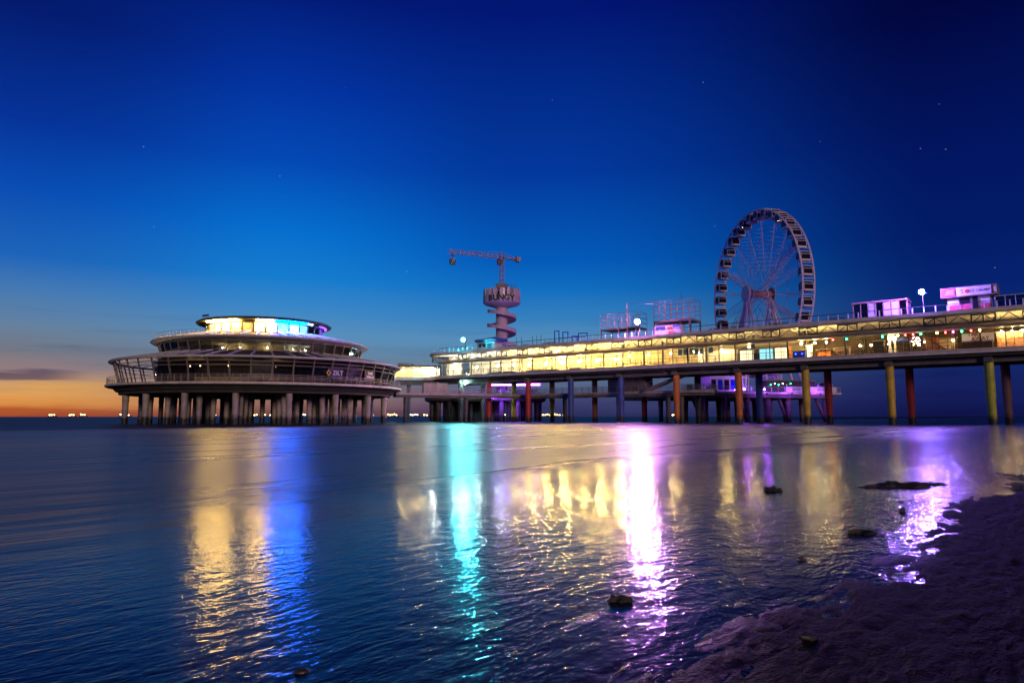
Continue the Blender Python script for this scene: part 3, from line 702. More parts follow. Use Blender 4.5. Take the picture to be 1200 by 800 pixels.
booth('snack_bar', 'red-panelled snack bar beyond the fairy light tree', 1084, 1098, 2.4, 3.8, 1.9, ('red_paint', 'shelf_goods', 'red_paint'), 'snack bar')
booth('order_counter', 'dark order counter below the take away board', 1128, 1163, .5, 1.4, .9, ('dark_wood', 'dark_wood'), 'counter')
booth('picture_panel', 'warm lit picture panels behind the gallery tables', 1100, 1122, 4.6, 5.0, 2.0, ('timber', 'hall_wall'), 'panel')
for q, p_ in enumerate((1043, 1049)):
    x = pier_x(p_, 1.6, 11.2); t = thing('drape', ['white lit drape gathered round a post, seaward of the pair', 'white lit drape gathered round a post, landward of the pair'][q], 'drape', pw(x, 1.6, 10.02), PR, 'white drapes')
    MB().lathe([(.34, 0), (.20, .9), (.13, 1.3), (.30, 2.3), (.36, 2.45)], 9).build('cloth', M['sign_white'], t); MB().tube((0, 0, 0), (0, 0, 2.5), .05, n=6).build('post', M['steel_dark'], t)
    MB().ball((.0, -.45, 2.2), .07, 6, 4).build('lamp', M['lamp_mid'], t)
x = pier_x(1058, 1.3, 11); t = thing('parasol', 'folded-out dark parasol between drapes and fairy light tree', 'parasol', pw(x, 1.7, 10.02), PR)
MB().lathe([(.04, 2.35), (1.0, 1.7), (1.0, 1.62), (.04, 2.25)], 8).build('canopy', M['blue_paint'], t); MB().tube((0, 0, 0), (0, 0, 2.4), .03, n=6).build('pole', M['steel_grey'], t)
x = pier_x(1098, 3, 11.5); t = thing('timber_brace', 'slanting timber brace beside the snack bar', 'brace', pw(x, 2.0, 10.02), PR)
MB().bar((-1.6, 0, 2.45), (1.2, 0, .1), .16, .3).build('beam', M['timber'], t); MB().box(1.0, 1.5, -.2, .2, 0, .12).build('foot', M['steel_dark'], t)
# tables and chairs in hall and gallery
def table_set(x, y, label, group, name='bistro_table'):
    t = thing(name, label, 'table', pw(x, y, 10.02), PR, group)
    MB().lathe([(0, .70), (.42, .70), (.42, .74), (0, .74)], 14).build('top', M['timber'], t)
    MB().tube((0, 0, .02), (0, 0, .70), .04, n=8).build('leg', M['steel_dark'], t); MB().lathe([(0, 0), (.25, 0), (.25, .03), (0, .03)], 12).build('base', M['steel_dark'], t)
    return t
def chair(x, y, rz, label, group):
    t = thing('bistro_chair', label, 'chair', pw(x, y, 10.02), PR + rz, group)
    MB().box(-.21, .21, -.21, .21, .43, .47).build('seat', M['timber'], t); MB().box(-.2, .2, .18, .22, .55, .92).build('backrest', M['timber'], t)
    for a in (-.18, .18):
        for b_ in (-.18, .18): MB().bar((a, b_, 0), (a, b_, .429 if b_ < 0 else .9), .035).build('leg', M['steel_dark'], t)
    return t
random.seed(3)
t0 = table_set(0, 0, 'x', 'bistro tables'); c0 = chair(0, 0, 0, 'x', 'bistro chairs'); used = [0]
def put_set(x, y, where, k, ref):
    ltab = ordn(k) + ' round bistro table ' + where + ' counting from ' + ref
    lch = ['wooden bistro chair on the seaward side of the ' + ordn(k) + ' table ' + where, 'wooden bistro chair on the landward side of the ' + ordn(k) + ' table ' + where]
    first = not used[0]; used[0] = 1
    if first:
        t0.location = pw(x, y, 10.02); t0['label'] = ltab
        c0.location = pw(x - .75, y, 10.02); c0.rotation_euler.z = PR + R(90); c0['label'] = lch[0]
        copy_thing(c0, pw(x + .75, y, 10.02), PR - R(90), lch[1])
    else:
        copy_thing(t0, pw(x, y, 10.02), PR, ltab)
        for q, s_ in enumerate((-1, 1)): copy_thing(c0, pw(x + .75 * s_, y, 10.02), PR - R(90) * s_, lch[q])
for k, p_ in enumerate((688, 700, 713, 727, 740, 757)): put_set(pier_x(p_, 1.3, 10.5), 1.3, 'behind the bright hall glass', k, 'the hedge planters')
for k, p_ in enumerate((950, 985, 1006, 1030, 1060, 1090, 1110, 1127)): put_set(pier_x(p_, 1.3, 10.5), 1.3, 'in the dim gallery', k, 'the blue machine')
# take away sign
x = (pier_x(1131, .2, 11.3) + pier_x(1161, .2, 11.3)) / 2
ta = thing('takeaway_sign', 'grey take away board with dark hand lettering in the gallery', 'sign', pw(x, .35, 10.98), PR)
MB().box(-1.75, 1.75, 0, .05, .02, 1.15).build('board', M['sign_white'], ta)
inst(text_mesh('TAKE', .62, M['letter_dark'], .012, .01), 'lettering', ta, (-.35, -.016, .90)); inst(text_mesh('AWAY', .66, M['letter_dark'], .012, .01), 'lettering', ta, (.25, -.016, .36))
# festoon
fest = [(976, 'red'), (992, 'green'), (1034, 'green'), (1052, 'yellow'), (1061, 'red'), (1070, 'red'), (1079, 'green'), (1098, 'yellow'), (1108, 'red'), (1117, 'magenta'), (1127, 'green'), (1138, 'red'), (1148, 'yellow')]
fx = []
for p_, c_ in fest:
    x = pier_x(p_, YF - .1, 12.3); fx.append(x)
    t = thing('festoon_bulb', c_ + ' festoon bulb, ' + ordn(len(fx) - 1) + ' on the cable counting towards the take away board', 'bulb', pw(x, YF - .1, 12.28), PR, 'festoon bulbs')
    MB().ball((0, 0, 0), .11, 8, 6, 1.2).build('glass_bulb', M['bulb_' + c_], t, True); MB().tube((0, 0, .09), (0, 0, .2), .04, n=6).build('socket', M['steel_dark'], t)
mb = MB()
for a, b_ in zip(fx, fx[1:]):
    n_ = 5
    for k in range(n_):
        z = lambda q: 12.5 - .10 * (1 - (2 * q - 1) ** 2)
        mb.bar((a + (b_ - a) * k / n_, 0, z(k / n_)), (a + (b_ - a) * (k + 1) / n_, 0, z((k + 1) / n_)), .025)
c = tag(mb.build('festoon_cable', M['steel_dark']), 'thin sagging cable carrying the coloured bulbs under the gallery eave', 'cable'); c.location = pw(0, YF - .1); c.rotation_euler.z = PR
# fairy-light tree
x = pier_x(1074, 1.0, 11); t = thing('fairy_light_tree', 'small potted tree wrapped in pink and white fairy lights', 'tree', pw(x, .9, 10.02), PR)
MB().lathe([(0, 0), (.22, 0), (.28, .4), (0, .4)], 12).build('pot', M['dark_wood'], t); MB().tube((0, 0, .4), (0, 0, 1.6), .04, .02).build('trunk', M['timber'], t)
mb = MB()
for k in range(260):
    a = random.uniform(0, 6.28); z = random.uniform(.7, 2.2); r = .62 * math.sqrt(random.random()) * (1 - abs(z - 1.35) * .7); c = Vector((r * math.cos(a), r * math.sin(a), z))
    u = Vector((random.uniform(-1, 1), random.uniform(-1, 1), random.uniform(-1, 1))) * .06; v = Vector((random.uniform(-1, 1), random.uniform(-1, 1), random.uniform(-1, 1))) * .06
    mb.quad(c, c + u, c + u + v, c + v)
mb.build('crown', M['planter_green'], t)
for k in range(22):
    a = random.uniform(3.2, 6.2); z = random.uniform(.7, 2.1); r = .6 * (1 - abs(z - 1.35) * .6)
    MB().ball((r * math.cos(a), r * math.sin(a), z), .05, 6, 4).build('fairy_light', M['bulb_pinkwhite' if k % 3 else 'bulb_yellow'], t)

# ------------------------------------------------------------------ roof-top floodlights and furniture
for px_, py_, c_, r_l in ((543, 398, 'cyan', .36), (747, 377, 'pink', .40), (1080, 342, 'violet', .34)):
    x, z = on_pier(px_, py_, -1.0)
    t = thing('floodlight', {'cyan': 'turquoise floodlight on a short mast above the rounded pier end', 'pink': 'pink-white floodlight on a short mast before the scaffold terrace', 'violet': 'violet floodlight on a short mast between roof pavilion and kiosk'}[c_], 'floodlight', pw(x, -.6, 15.15), PR)
    h = z - 15.15
    MB().tube((0, .3, 0), (0, .3, h), .07, .06).build('mast', M['steel_dark'], t); MB().box(-.2, .2, .1, .5, 0, .03).build('base_plate', M['steel_grey'], t)
    MB().bar((-.5, .25, h - .1), (.5, .25, h - .1), .08).build('yoke', M['steel_dark'], t)
    MB().lathe([(0, h - r_l), (r_l * .8, h - r_l * .65), (r_l, h), (r_l * .8, h + r_l * .65), (0, h + r_l)], 14, cy=-.42).build('lens', FLOOD[c_], t, True)
    hb = MB().ball((0, -.42, h), r_l * 1.12, 18, 12); cut = -.42 + r_l * (.62 if c_ == 'violet' else .05)
    hb.f = [f_ for f_ in hb.f if sum(hb.v[q][1] for q in f_) / len(f_) > cut]; hb.build('housing', M['steel_dark'], t, True)

def frame_box(mb, x0, x1, y0, y1, z0, z1, nx, nz, t_=.10, ny=1):
    for k in range(nx + 1):
        x = x0 + (x1 - x0) * k / nx
        for y in (y0, y1): mb.bar((x, y, z0), (x, y, z1), t_)
    for k in range(1, nz + 1):
        z = z0 + (z1 - z0) * k / nz
        for y in (y0, y1): mb.bar((x0, y, z), (x1, y, z), t_)
        for x in (x0, x1): mb.bar((x, y0, z), (x, y1, z), t_)
    return mb
def roof_span(p0, p1, yl, z): return pier_x(p0, yl, z), pier_x(p1, yl, z)
ya = 2.2
xa, xb = roof_span(704, 746, ya, 17)
sc1 = thing('scaffold_terrace', 'low square steel scaffold terrace beside the pink floodlight', 'scaffold', pw(xa, ya, 15.15), PR)
W_ = xb - xa; zt = on_pier(704, 369, ya)[1] - 15.15; zm = on_pier(704, 386, ya)[1] - 15.15
frame_box(MB(), 0, W_, 0, 4, zm, zt, 5, 3, .07).build('upper_grid', M['crane_steel'], sc1); MB().box(0, W_, 0, 4, zm - .25, zm - .002).build('platform', M['steel_brown'], sc1)
for x in (.1, W_ * .5, W_ - .1):
    for y in (.1, 3.9): MB().box(x - .09, x + .09, y - .09, y + .09, 0, zm - .252).build('leg', M['steel_brown'], sc1)
xa, xb = roof_span(766, 809, ya, 17)
sc2 = thing('scaffold_terrace', 'tall steel scaffold terrace over the blue and red booth', 'scaffold', pw(xa, ya, 15.15), PR)
W_ = xb - xa; zt = on_pier(800, 350, ya)[1] - 15.15; zm = on_pier(800, 373, ya)[1] - 15.15
frame_box(MB(), 0, W_, 0, 4.5, zm, zt, 6, 4, .07).build('upper_grid', M['crane_steel'], sc2); MB().box(0, W_, 0, 4.5, zm - .4, zm - .002).build('platform', M['steel_brown'], sc2)
for x in (.12, W_ * .72, W_ - .12):
    for y in (.12, 4.38): MB().box(x - .12, x + .12, y - .12, y + .12, 0, zm - .402).build('leg', M['steel_brown'], sc2)
MB().bar((W_ * .78, 0, zt), (W_ * .78, 0, zt + 1.0), .04).build('aerial', M['steel_dark'], sc2)
xc = pier_x(735, ya, 18)
MB().bar((xc - xa, 0, 0), (xc - xa, 0, on_pier(735, 355, ya)[1] - 15.15), .12).bar((xc - xa, 0, on_pier(735, 356, ya)[1] - 15.15), (0, 0, zt - .3), .06).build('outrigger', M['crane_steel'], sc2)
xa, xb = roof_span(767, 797, 1.3, 16)
bt = thing('booth', 'white roof booth with blue and red panels under the scaffold', 'booth', pw(xa, 1.3, 15.15), PR); W_ = xb - xa
MB().box(0, W_, .03, 1.9, 0, 1.75).build('body', M['white_paint'], bt); MB().box(.25, W_ * .42, -.03, .028, .95, 1.6).build('blue_panel', M['blue_paint'], bt)
MB().box(W_ * .55, W_ * .75, -.03, .028, .2, .65).build('red_panel', M['red_paint'], bt); MB().box(W_ * .5, W_ * .7, -.03, .028, 1.0, 1.5).build('red_panel', M['orange_paint'], bt)
MB().box(W_ * .72, W_ * .98, -.03, .028, 1.4, 1.7).build('blue_panel', M['blue_paint'], bt); MB().box(-.1, W_ + .1, -.15, 2.0, 1.752, 1.83).build('roof', M['steel_grey'], bt)
# kiosk near the landward end with sign band
xa, xb = roof_span(1105, 1160, .6, 17)
kk = thing('roof_kiosk', 'white and red roof kiosk with long sign band beside violet floodlight', 'kiosk', pw(xa, .6, 15.15), PR); W_ = xb - xa
zt = on_pier(1150, 334, .4)[1] - 15.15; zs = on_pier(1150, 346, .4)[1] - 15.15
MB().box(.5, W_, .05, 3.4, 0, zs).build('wall', M['white_paint'], kk)
MB().box(-.2, W_ + .9, -.45, 3.6, zs + .002, zt).build('sign_band', M['steel_brown'], kk)
MB().box(-.15, W_ * .28, -.50, -.452, zs + .12, zt - .1).build('red_sign', M['pink_red'], kk)
MB().box(W_ * .30, W_ + .2, -.50, -.452, zs + .12, zt - .1).build('white_sign', M['sign_white'], kk)
MB().box(W_ + .45, W_ + .8, -.50, -.452, zs + .3, zt - .3).build('side_sign', M['cream_wall'], kk)
zc = (zs + zt) / 2
for q in range(3): MB().box(W_ * (.10 - .02 * q), W_ * .25, -.512, -.502, zc + .22 - .24 * q, zc + .30 - .24 * q).build('lettering', M['letter_white'], kk)
inst(text_mesh('ICE CREAM', .46, M['letter_dark'], .006), 'lettering', kk, (W_ * .79, -.51, zc)); inst(text_mesh('S', .8, M['letter_dark'], .006), 'lettering', kk, (W_ * .43, -.51, zc))
em = MB().lathe([(0, -.01), (.26, -.01), (.26, .01), (0, .01)], 14).build('red_emblem', M['red_paint'], kk)
em.location = (W_ * .54, -.515, zc); em.rotation_euler = (R(90), 0, 0)
for a, b_, lb_ in ((.13, .40, 'pink_red'), (.42, .62, 'pink_red'), (.80, .98, 'pink_red')): MB().box(W_ * a, W_ * b_, -.01, .048, .08, .85).build('red_panel', M[lb_], kk)
for a, b_, z0, z1 in ((.35, .58, .95, 1.75), (.63, .75, .05, 1.85)):
    f_ = MB().box(W_ * a, W_ * b_, -.02, .047, z0, z1).build('window' if z0 > .5 else 'door', M['steel_dark'], kk)
    MB().box(W_ * a + .08, W_ * b_ - .08, -.035, -.022, z0 + .08, z1 - .08).build('pane', M['cabin_dark'], f_)
# pavilion frame
xa, xb = roof_span(1000, 1063, 1.4, 16.5)
pv = thing('roof_pavilion', 'flat-roofed glazed roof pavilion lit violet left of the floodlight', 'pavilion', pw(xa, 1.4, 15.15), PR); W_ = xb - xa
zt = on_pier(1002, 355, 1.4)[1] - 15.15
MB().box(-.15, W_ + .1, -.2, 3.6, zt - .22, zt).build('roof', M['crane_steel'], pv)
for k in range(8): MB().box(W_ * k / 7 - .06, W_ * k / 7 + .06, -.06, .06, 0, zt - .222).build('post', M['crane_steel'], pv)
for k in range(7):
    MB().box(W_ * k / 7 + .08, W_ * (k + 1) / 7 - .08, .0, .03, .1, zt - .3).build('panel', M['white_paint' if k in (2, 4, 5) else 'pane_smoke'], pv)
MB().box(-.05, W_, 3.3, 3.4, 0, zt - .222).build('back_wall', M['steel_brown'], pv)
# wind screen at the landward edge
xa, xb = roof_span(1166, 1215, .8, 16.3); ws = thing('wind_screen', 'low glazed wind screen beyond the roof kiosk', 'screen', pw(xa, .8, 15.15), PR); W_ = xb - xa
for k in range(5): MB().bar((W_ * k / 4, 0, 0), (W_ * k / 4, 0, 1.6), .08).build('post', M['white_paint'], ws)
MB().bar((0, 0, 1.62), (W_, 0, 1.62), .08).build('rail', M['white_paint'], ws)
for k in range(4): MB().box(W_ * k / 4 + .06, W_ * (k + 1) / 4 - .06, -.01, .01, .1, 1.55).build('pane', M['pane_smoke'], ws)
# blue play frame, poles, small kiosk near the tower
xa, xb = roof_span(650, 688, 3, 16.5); pf = thing('play_frame', 'blue tubular play frame on the pier roof', 'play frame', pw(xa, 3, 15.15), PR); W_ = xb - xa
for a, b_, h in ((0, .14, 2.9), (.26, .42, 2.5), (.55, .70, 1.6), (.74, 1.0, 2.0)):
    MB().bar((W_ * a, 0, 0), (W_ * a, 0, h), .16).bar((W_ * b_, 0, 0), (W_ * b_, 0, h), .16).bar((W_ * a - .08, 0, h), (W_ * b_ + .08, 0, h - .1), .18).build('hoop', M['blue_paint'], pf)
MB().bar((W_ * .14, 0, 1.3), (W_, 0, 1.3), .12).build('beam', M['blue_paint'], pf)
for i_, p_ in enumerate((605, 611, 624, 629, 634)):
    x = pier_x(p_, 3.5, 17); t = tag(MB().tube((0, 0, 0), (0, 0, 2.4), .06, .04).box(-.15, .15, -.15, .15, 0, .04).build('roof_pole', M['steel_dark']), ordn(i_) + ' bare slim pole on the pier roof counting from tower to play frame', 'pole', 'bare poles on the pier roof'); t.location = pw(x, 3.5, 15.15)
xa, xb = roof_span(559, 579, 2.5, 16.5); sk = thing('ticket_kiosk', 'small white and blue kiosk on the roof below the tower', 'kiosk', pw(xa, 2.5, 15.15), PR); W_ = xb - xa
MB().box(0, W_, .03, 2.5, 0, 1.9).build('wall', M['white_paint'], sk); MB().box(-.3, W_ + 1.4, -.4, 2.8, 1.902, 2.5).build('roof', M['blue_paint'], sk); MB().box(W_ * .6, W_ * .85, -.02, .028, .1, 1.6).build('door', M['blue_paint'], sk)
MB().box(W_ * .1, W_ * .5, -.02, .028, .8, 1.6).build('window', M['cabin_dark'], sk)
# low roof furniture silhouettes left of the floodlight mast
for i_, p_ in enumerate((594, 600, 617, 641, 646, 836, 842, 849, 857, 871, 906, 912, 918, 975, 983)):
    x = pier_x(p_, 3, 15.6); t = thing('roof_bench', ordn(i_) + ' low bench table on the pier roof counting from the tower', 'bench', pw(x, 3.0, 15.15), PR, 'bench tables on the pier roof')
    MB().box(-.8, .8, -.3, .3, .68, .74).build('top', M['timber'], t)
    for s_ in (-1, 1):
        MB().box(-.8, .8, s_ * .55 - .12, s_ * .55 + .12, .40, .45).build('seat', M['timber'], t); MB().bar((s_ * .6, -.6, 0), (s_ * .6, .25, .68), .07).bar((s_ * .6, .6, 0), (s_ * .6, -.25, .68), .07).build('leg_frame', M['timber'], t)

# ------------------------------------------------------------------ round restaurant
RC = Vector((-44.8, 123.1, 0)); RR = R(20)
rs = thing('round_restaurant', 'round three-tiered restaurant on concrete piles with yellow and blue lit top', 'restaurant', RC, RR)
MB().lathe([(0, 6.35), (24.3, 6.35), (24.6, 6.28), (24.6, 6.0), (24.3, 5.85), (0, 5.85)], 96).build('platform', M['cornice'], rs, True)
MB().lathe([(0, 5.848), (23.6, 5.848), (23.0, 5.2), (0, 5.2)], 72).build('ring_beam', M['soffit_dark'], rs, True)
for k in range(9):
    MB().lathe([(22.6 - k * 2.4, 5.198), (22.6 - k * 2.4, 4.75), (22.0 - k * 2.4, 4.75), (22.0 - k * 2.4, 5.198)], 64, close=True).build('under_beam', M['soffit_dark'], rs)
for k in range(18):
    a = -10 + 20 * k
    for r_, rad in ((21.8, .46), (18.2, .42), (14.6, .42), (11.0, .42)):
        inst(pile_mesh('bare', rad, 4.9), 'pile', rs, (r_ * math.sin(R(a)), -r_ * math.cos(R(a)), 0))
for k in range(6): inst(pile_mesh('bare', .42, 4.9), 'pile', rs, (6 * math.sin(R(60 * k)), -6 * math.cos(R(60 * k)), 0))
MB().box(14, 19, -5.5, -1.5, 4.2, 5.19).build('service_box', M['concrete_dark'], rs)
def ring_bar(name, r, z, dr, dz, mat, a0=0, a1=360, n=96, par=None):
    full = a1 - a0 == 360
    return MB().lathe([(r - dr, z), (r, z), (r, z + dz), (r - dr, z + dz)], n, a0, a1, close=True).build(name, M[mat], par or rs)
# lower tier
NP = 48
def ang(k): return k * 360 / NP + 3.0
lp = MB().bar((0, -22.6, 6.35), (0, -23.6, 9.9), .16, .20).mesh('post', M['steel_brown'])
rad_l = MB().bar((0, -23.9, 10.22), (0, -16.9, 11.62), .22, .26).mesh('rafter', M['white_paint'])
gap = 360 / NP
def slant_pane(r0, z0, r1, z1, a, w, mat):
    p0 = (r0 * math.sin(R(-w)), -r0 * math.cos(R(w)), z0); p1 = (r0 * math.sin(R(w)), -r0 * math.cos(R(w)), z0)
    p2 = (r1 * math.sin(R(w)), -r1 * math.cos(R(w)), z1); p3 = (r1 * math.sin(R(-w)), -r1 * math.cos(R(w)), z1)
    off = Vector((0, .03, 0)); mb = MB().quad(p0, p1, p2, p3); q = [tuple(Vector(v) + off) for v in (p0, p1, p2, p3)]; mb.quad(*reversed(q))
    for i_ in range(4): mb.quad(mb.v[i_], mb.v[(i_ + 1) % 4], mb.v[4 + 3 - (i_ + 1) % 4], mb.v[4 + 3 - i_])
    return mb.mesh('pane', M[mat])
lowpane = {c: slant_pane(22.75, 7.1, 23.25, 8.75, 0, gap / 2 - .35, c) for c in ('pane_dark', 'pane_smoke', 'pane_clear')}
lowtop = slant_pane(23.28, 8.95, 23.4, 9.35, 0, gap / 2 - .35, 'pane_smoke')
def rin(me, name, a, par=None): return inst(me, name, par or rs, (0, 0, 0), R(a))
for k in range(NP):
    a = ang(k); aa = (a + 180) % 360 - 180
    rin(lp, 'post', a); rin(rad_l, 'rafter', a)
    am = aa + gap / 2
    open_ = -145 < am < -40
    if not open_:
        rin(lowpane['pane_smoke' if -40 < am < -8 else 'pane_dark'], 'pane', am); rin(lowtop, 'transom_pane', am)
for z, r_ in ((8.8, 23.3), (9.38, 23.42), (7.0, 22.85)): ring_bar('transom', r_, z, .12, .09, 'steel_brown')
MB().lathe([(23.3, 9.92), (24.25, 9.9), (24.35, 10.05), (24.2, 10.22), (23.2, 10.2)], 96, close=True).build('roof_rim', M['white_paint'], rs, True)
MB().lathe([(23.19, 10.03), (16.6, 11.32), (16.6, 11.45), (23.19, 10.16)], 64, 62, 215, close=True).build('terrace_roof', M['roof_felt'], rs)
MB().lathe([(23.19, 10.03), (16.6, 11.32), (16.6, 11.45), (23.19, 10.16)], 64, -44, 61.9, close=True).build('terrace_roof', M['roof_felt'], rs)
# railing of the platform
mb = MB()
for k in range(144):
    a = R(k * 2.5); mb.bar((24.35 * math.sin(a), -24.35 * math.cos(a), 6.34), (24.35 * math.sin(a), -24.35 * math.cos(a), 7.38), .045)
mb.build('railing_posts', M['steel_grey'], rs)
for z in (6.65, 6.9, 7.15, 7.38): ring_bar('rail', 24.38, z, .06, .05, 'steel_grey')
# lower interior: core and partitions
MB().lathe([(15.5, 6.352), (15.5, 11.3)], 48, -42, 262).build('core_wall', M['cream_wall'], rs)
for a in (-42, 215, 0, 40, 110): 
    c0_ = Vector((15.5 * math.sin(R(a)), -15.5 * math.cos(R(a)), 0)); c1_ = Vector((22.4 * math.sin(R(a)), -22.4 * math.cos(R(a)), 0))
    MB().bar(c0_ + Vector((0, 0, 8.1)), c1_ + Vector((0, 0, 8.1)), .15, 3.4).build('partition', M['hall_dim'], rs)
MB().lathe([(0, 9.82), (22.9, 9.82), (22.9, 9.9), (0, 9.9)], 72, -42, 215, close=True).build('ceiling', M['hall_dim'], rs)
# mid tier
mp_ = MB().bar((0, -16.4, 10.4), (0, -17.3, 13.42), .13, .16).mesh('post', M['steel_brown'])
mrf = MB().bar((0, -18.1, 13.9), (0, -11.2, 15.4), .20, .24).mesh('rafter', M['white_paint'])
mid = {c: slant_pane(16.85, 11.75, 17.2, 13.1, 0, gap / 2 - .4, c) for c in ('pane_dark', 'pane_smoke', 'pane_clear')}
sill = slant_pane(16.45, 10.5, 16.75, 11.55, 0, gap / 2 - .4, 'steel_dark')
for k in range(NP):
    a = ang(k); am = (a + gap / 2 + 180) % 360 - 180
    rin(mp_, 'post', a); rin(mrf, 'rafter', a); rin(sill, 'sill_panel', am)
    rin(mid['pane_clear' if -48 < am < 60 else 'pane_smoke'], 'pane', am)
for z, r_ in ((11.58, 16.95), (13.12, 17.35)): ring_bar('transom', r_, z, .14, .1, 'steel_brown')
MB().lathe([(16.5, 13.3), (18.2, 13.5), (18.45, 13.65), (18.3, 13.85), (16.8, 13.88)], 96, close=True).build('roof_rim', M['white_paint'], rs, True)
MB().lathe([(16.79, 13.75), (10.2, 15.05), (10.2, 15.2), (16.79, 13.87)], 96, close=True).build('terrace_roof', M['roof_felt'], rs)
MB().lathe([(9.5, 11.46), (9.5, 13.3)], 40).build('core_wall', M['hall_wall'], rs)
MB().lathe([(0, 10.36), (16.4, 10.36), (16.4, 10.46), (0, 10.46)], 60).build('floor', M['floor_board'], rs)
MB().lathe([(0, 13.2), (16.6, 13.2), (16.6, 13.29), (0, 13.29)], 60).build('ceiling', M['ceiling_board'], rs)
# roof-terrace rail of the mid roof, left side
mb = MB()
for k in range(30):
    a = R(-100 + k * 3); q = Vector((17.6 * math.sin(a), -17.6 * math.cos(a), 13.86)); mb.bar(q, q + Vector((0, 0, .95)), .05)
mb.build('railing_posts', M['white_paint'], rs); ring_bar('rail', 17.63, 14.8, .06, .06, 'white_paint', -100, -13, 40); ring_bar('rail', 17.63, 14.35, .05, .05, 'white_paint', -100, -13, 40)
# top tier
MB().lathe([(0, 15.0), (10.6, 15.0), (10.6, 15.18), (0, 15.18)], 64).build('floor', M['steel_dark'], rs)
tp = MB().bar((0, -9.9, 15.1), (0, -9.9, 17.3), .14, .14).mesh('post', M['steel_dark'])
NT = 32
tpane = {c: slant_pane(9.8, 15.25, 9.8, 16.95, 0, 180 / NT - .6, c) for c in ('pane_clear', 'pane_smoke', 'cream_wall', 'white_paint')}
twin = {c: slant_pane(9.9, 15.45, 9.9, 16.6, 0, 180 / NT - 1.5, c) for c in ('room_warm', 'strip_white')}
for k in range(NT):
    a = k * 360 / NT; am = (a + 180 / NT + 180) % 360 - 180
    rin(tp, 'post', a)
    c_ = 'cream_wall' if (-80 < am < 8) else ('white_paint' if 8 < am < 45 else 'pane_smoke')
    o_ = rin(tpane[c_], 'wall_panel', am)
    if c_ == 'cream_wall' and (-52 < am < -38 or -12 < am < 8): rin(twin['room_warm'], 'lit_window', am)
    if 28 < am < 36: rin(twin['strip_white'], 'lit_window', am)
    if am > 62 and am < 100: rin(slant_pane(9.92, 15.3, 9.92, 16.9, 0, 180 / NT - .8, 'room_violet'), 'lit_window', am)
ring_bar('head_beam', 10.0, 16.98, .25, .32, 'steel_dark')
MB().lathe([(9.5, 17.31), (11.4, 17.34), (11.6, 17.55), (11.2, 17.78), (7, 18.02), (0, 18.2)], 96).build('roof', M['roof_felt'], rs, True)
MB().lathe([(0, 18.19), (.7, 18.17), (.6, 18.7), (0, 18.75)], 12).build('roof_vent', M['steel_grey'], rs); MB().bar((.2, 0, 18.7), (.2, 0, 19.8), .05).build('aerial', M['steel_dark'], rs)
mb = MB()
for k in range(4): mb.bar((-10.4 + k * .3, -1.0 - k * .3, 17.7), (-10.4 + k * .3, -1.0 - k * .3, 18.9), .06)
mb.bar((-10.5, -.9, 18.8), (-9.4, -2.0, 18.8), .08, .3).build('aerial', M['steel_dark'], rs)
# eave light strips
def strip(a0, a1, mat): MB().lathe([(10.35, 17.12), (10.75, 17.12), (10.75, 17.28), (10.35, 17.28)], 12, a0, a1, close=True).build('eave_lamp', M[mat], rs)
for a0, a1 in ((-62, -50), (-49.4, -38), (-37.4, -24), (-8, 7)): strip(a0, a1, 'strip_warm')
for a0, a1 in ((8, 20), (20.6, 32), (32.6, 40)): strip(a0, a1, 'strip_blue')
strip(42, 47, 'strip_white'); strip(60, 74, 'strip_violet'); strip(75, 92, 'strip_violet')
# signs on the lower glazing
def curved_sign(txt, size, a, z, mat, r_=23.45, name='lettering'):
    o_ = inst(text_mesh(txt, size, M[mat], .01, .01), name, rs, (r_ * math.sin(R(a)), -r_ * math.cos(R(a)), z), R(a)); return o_
def back_board(a, z0, z1, w_): 
    return inst(MB().box(-w_ / 2, w_ / 2, 0, .05, z0, z1).mesh('sign_board', M['letter_dark']), 'sign_board', rs, (23.34 * math.sin(R(a)), -23.34 * math.cos(R(a)), 0), R(a))
A1, A2, A3 = 27.0, 45.2, 76
back_board(A1, 7.15, 8.7, 2.7); curved_sign('ZILT', .95, A1 + .9, 8.0, 'letter_white')
d_ = inst(MB().bar((-.38, 0, 0), (0, 0, .38), .02, .13).bar((0, 0, .38), (.38, 0, 0), .02, .13).bar((.38, 0, 0), (0, 0, -.38), .02, .13).bar((0, 0, -.38), (-.38, 0, 0), .02, .13).mesh('sign_emblem', M['letter_yellow']), 'sign_emblem', rs, (23.45 * math.sin(R(A1 - 3.1)), -23.45 * math.cos(R(A1 - 3.1)), 8.0), R(A1 - 3.1))
back_board(A2, 7.15, 8.7, 2.7); curved_sign('DAK', .62, A2, 8.3, 'letter_white'); curved_sign('TERRAS', .60, A2, 7.65, 'letter_white')
back_board(A3, 7.1, 8.7, 1.6); curved_sign('i', 1.2, A3, 7.9, 'letter_white')
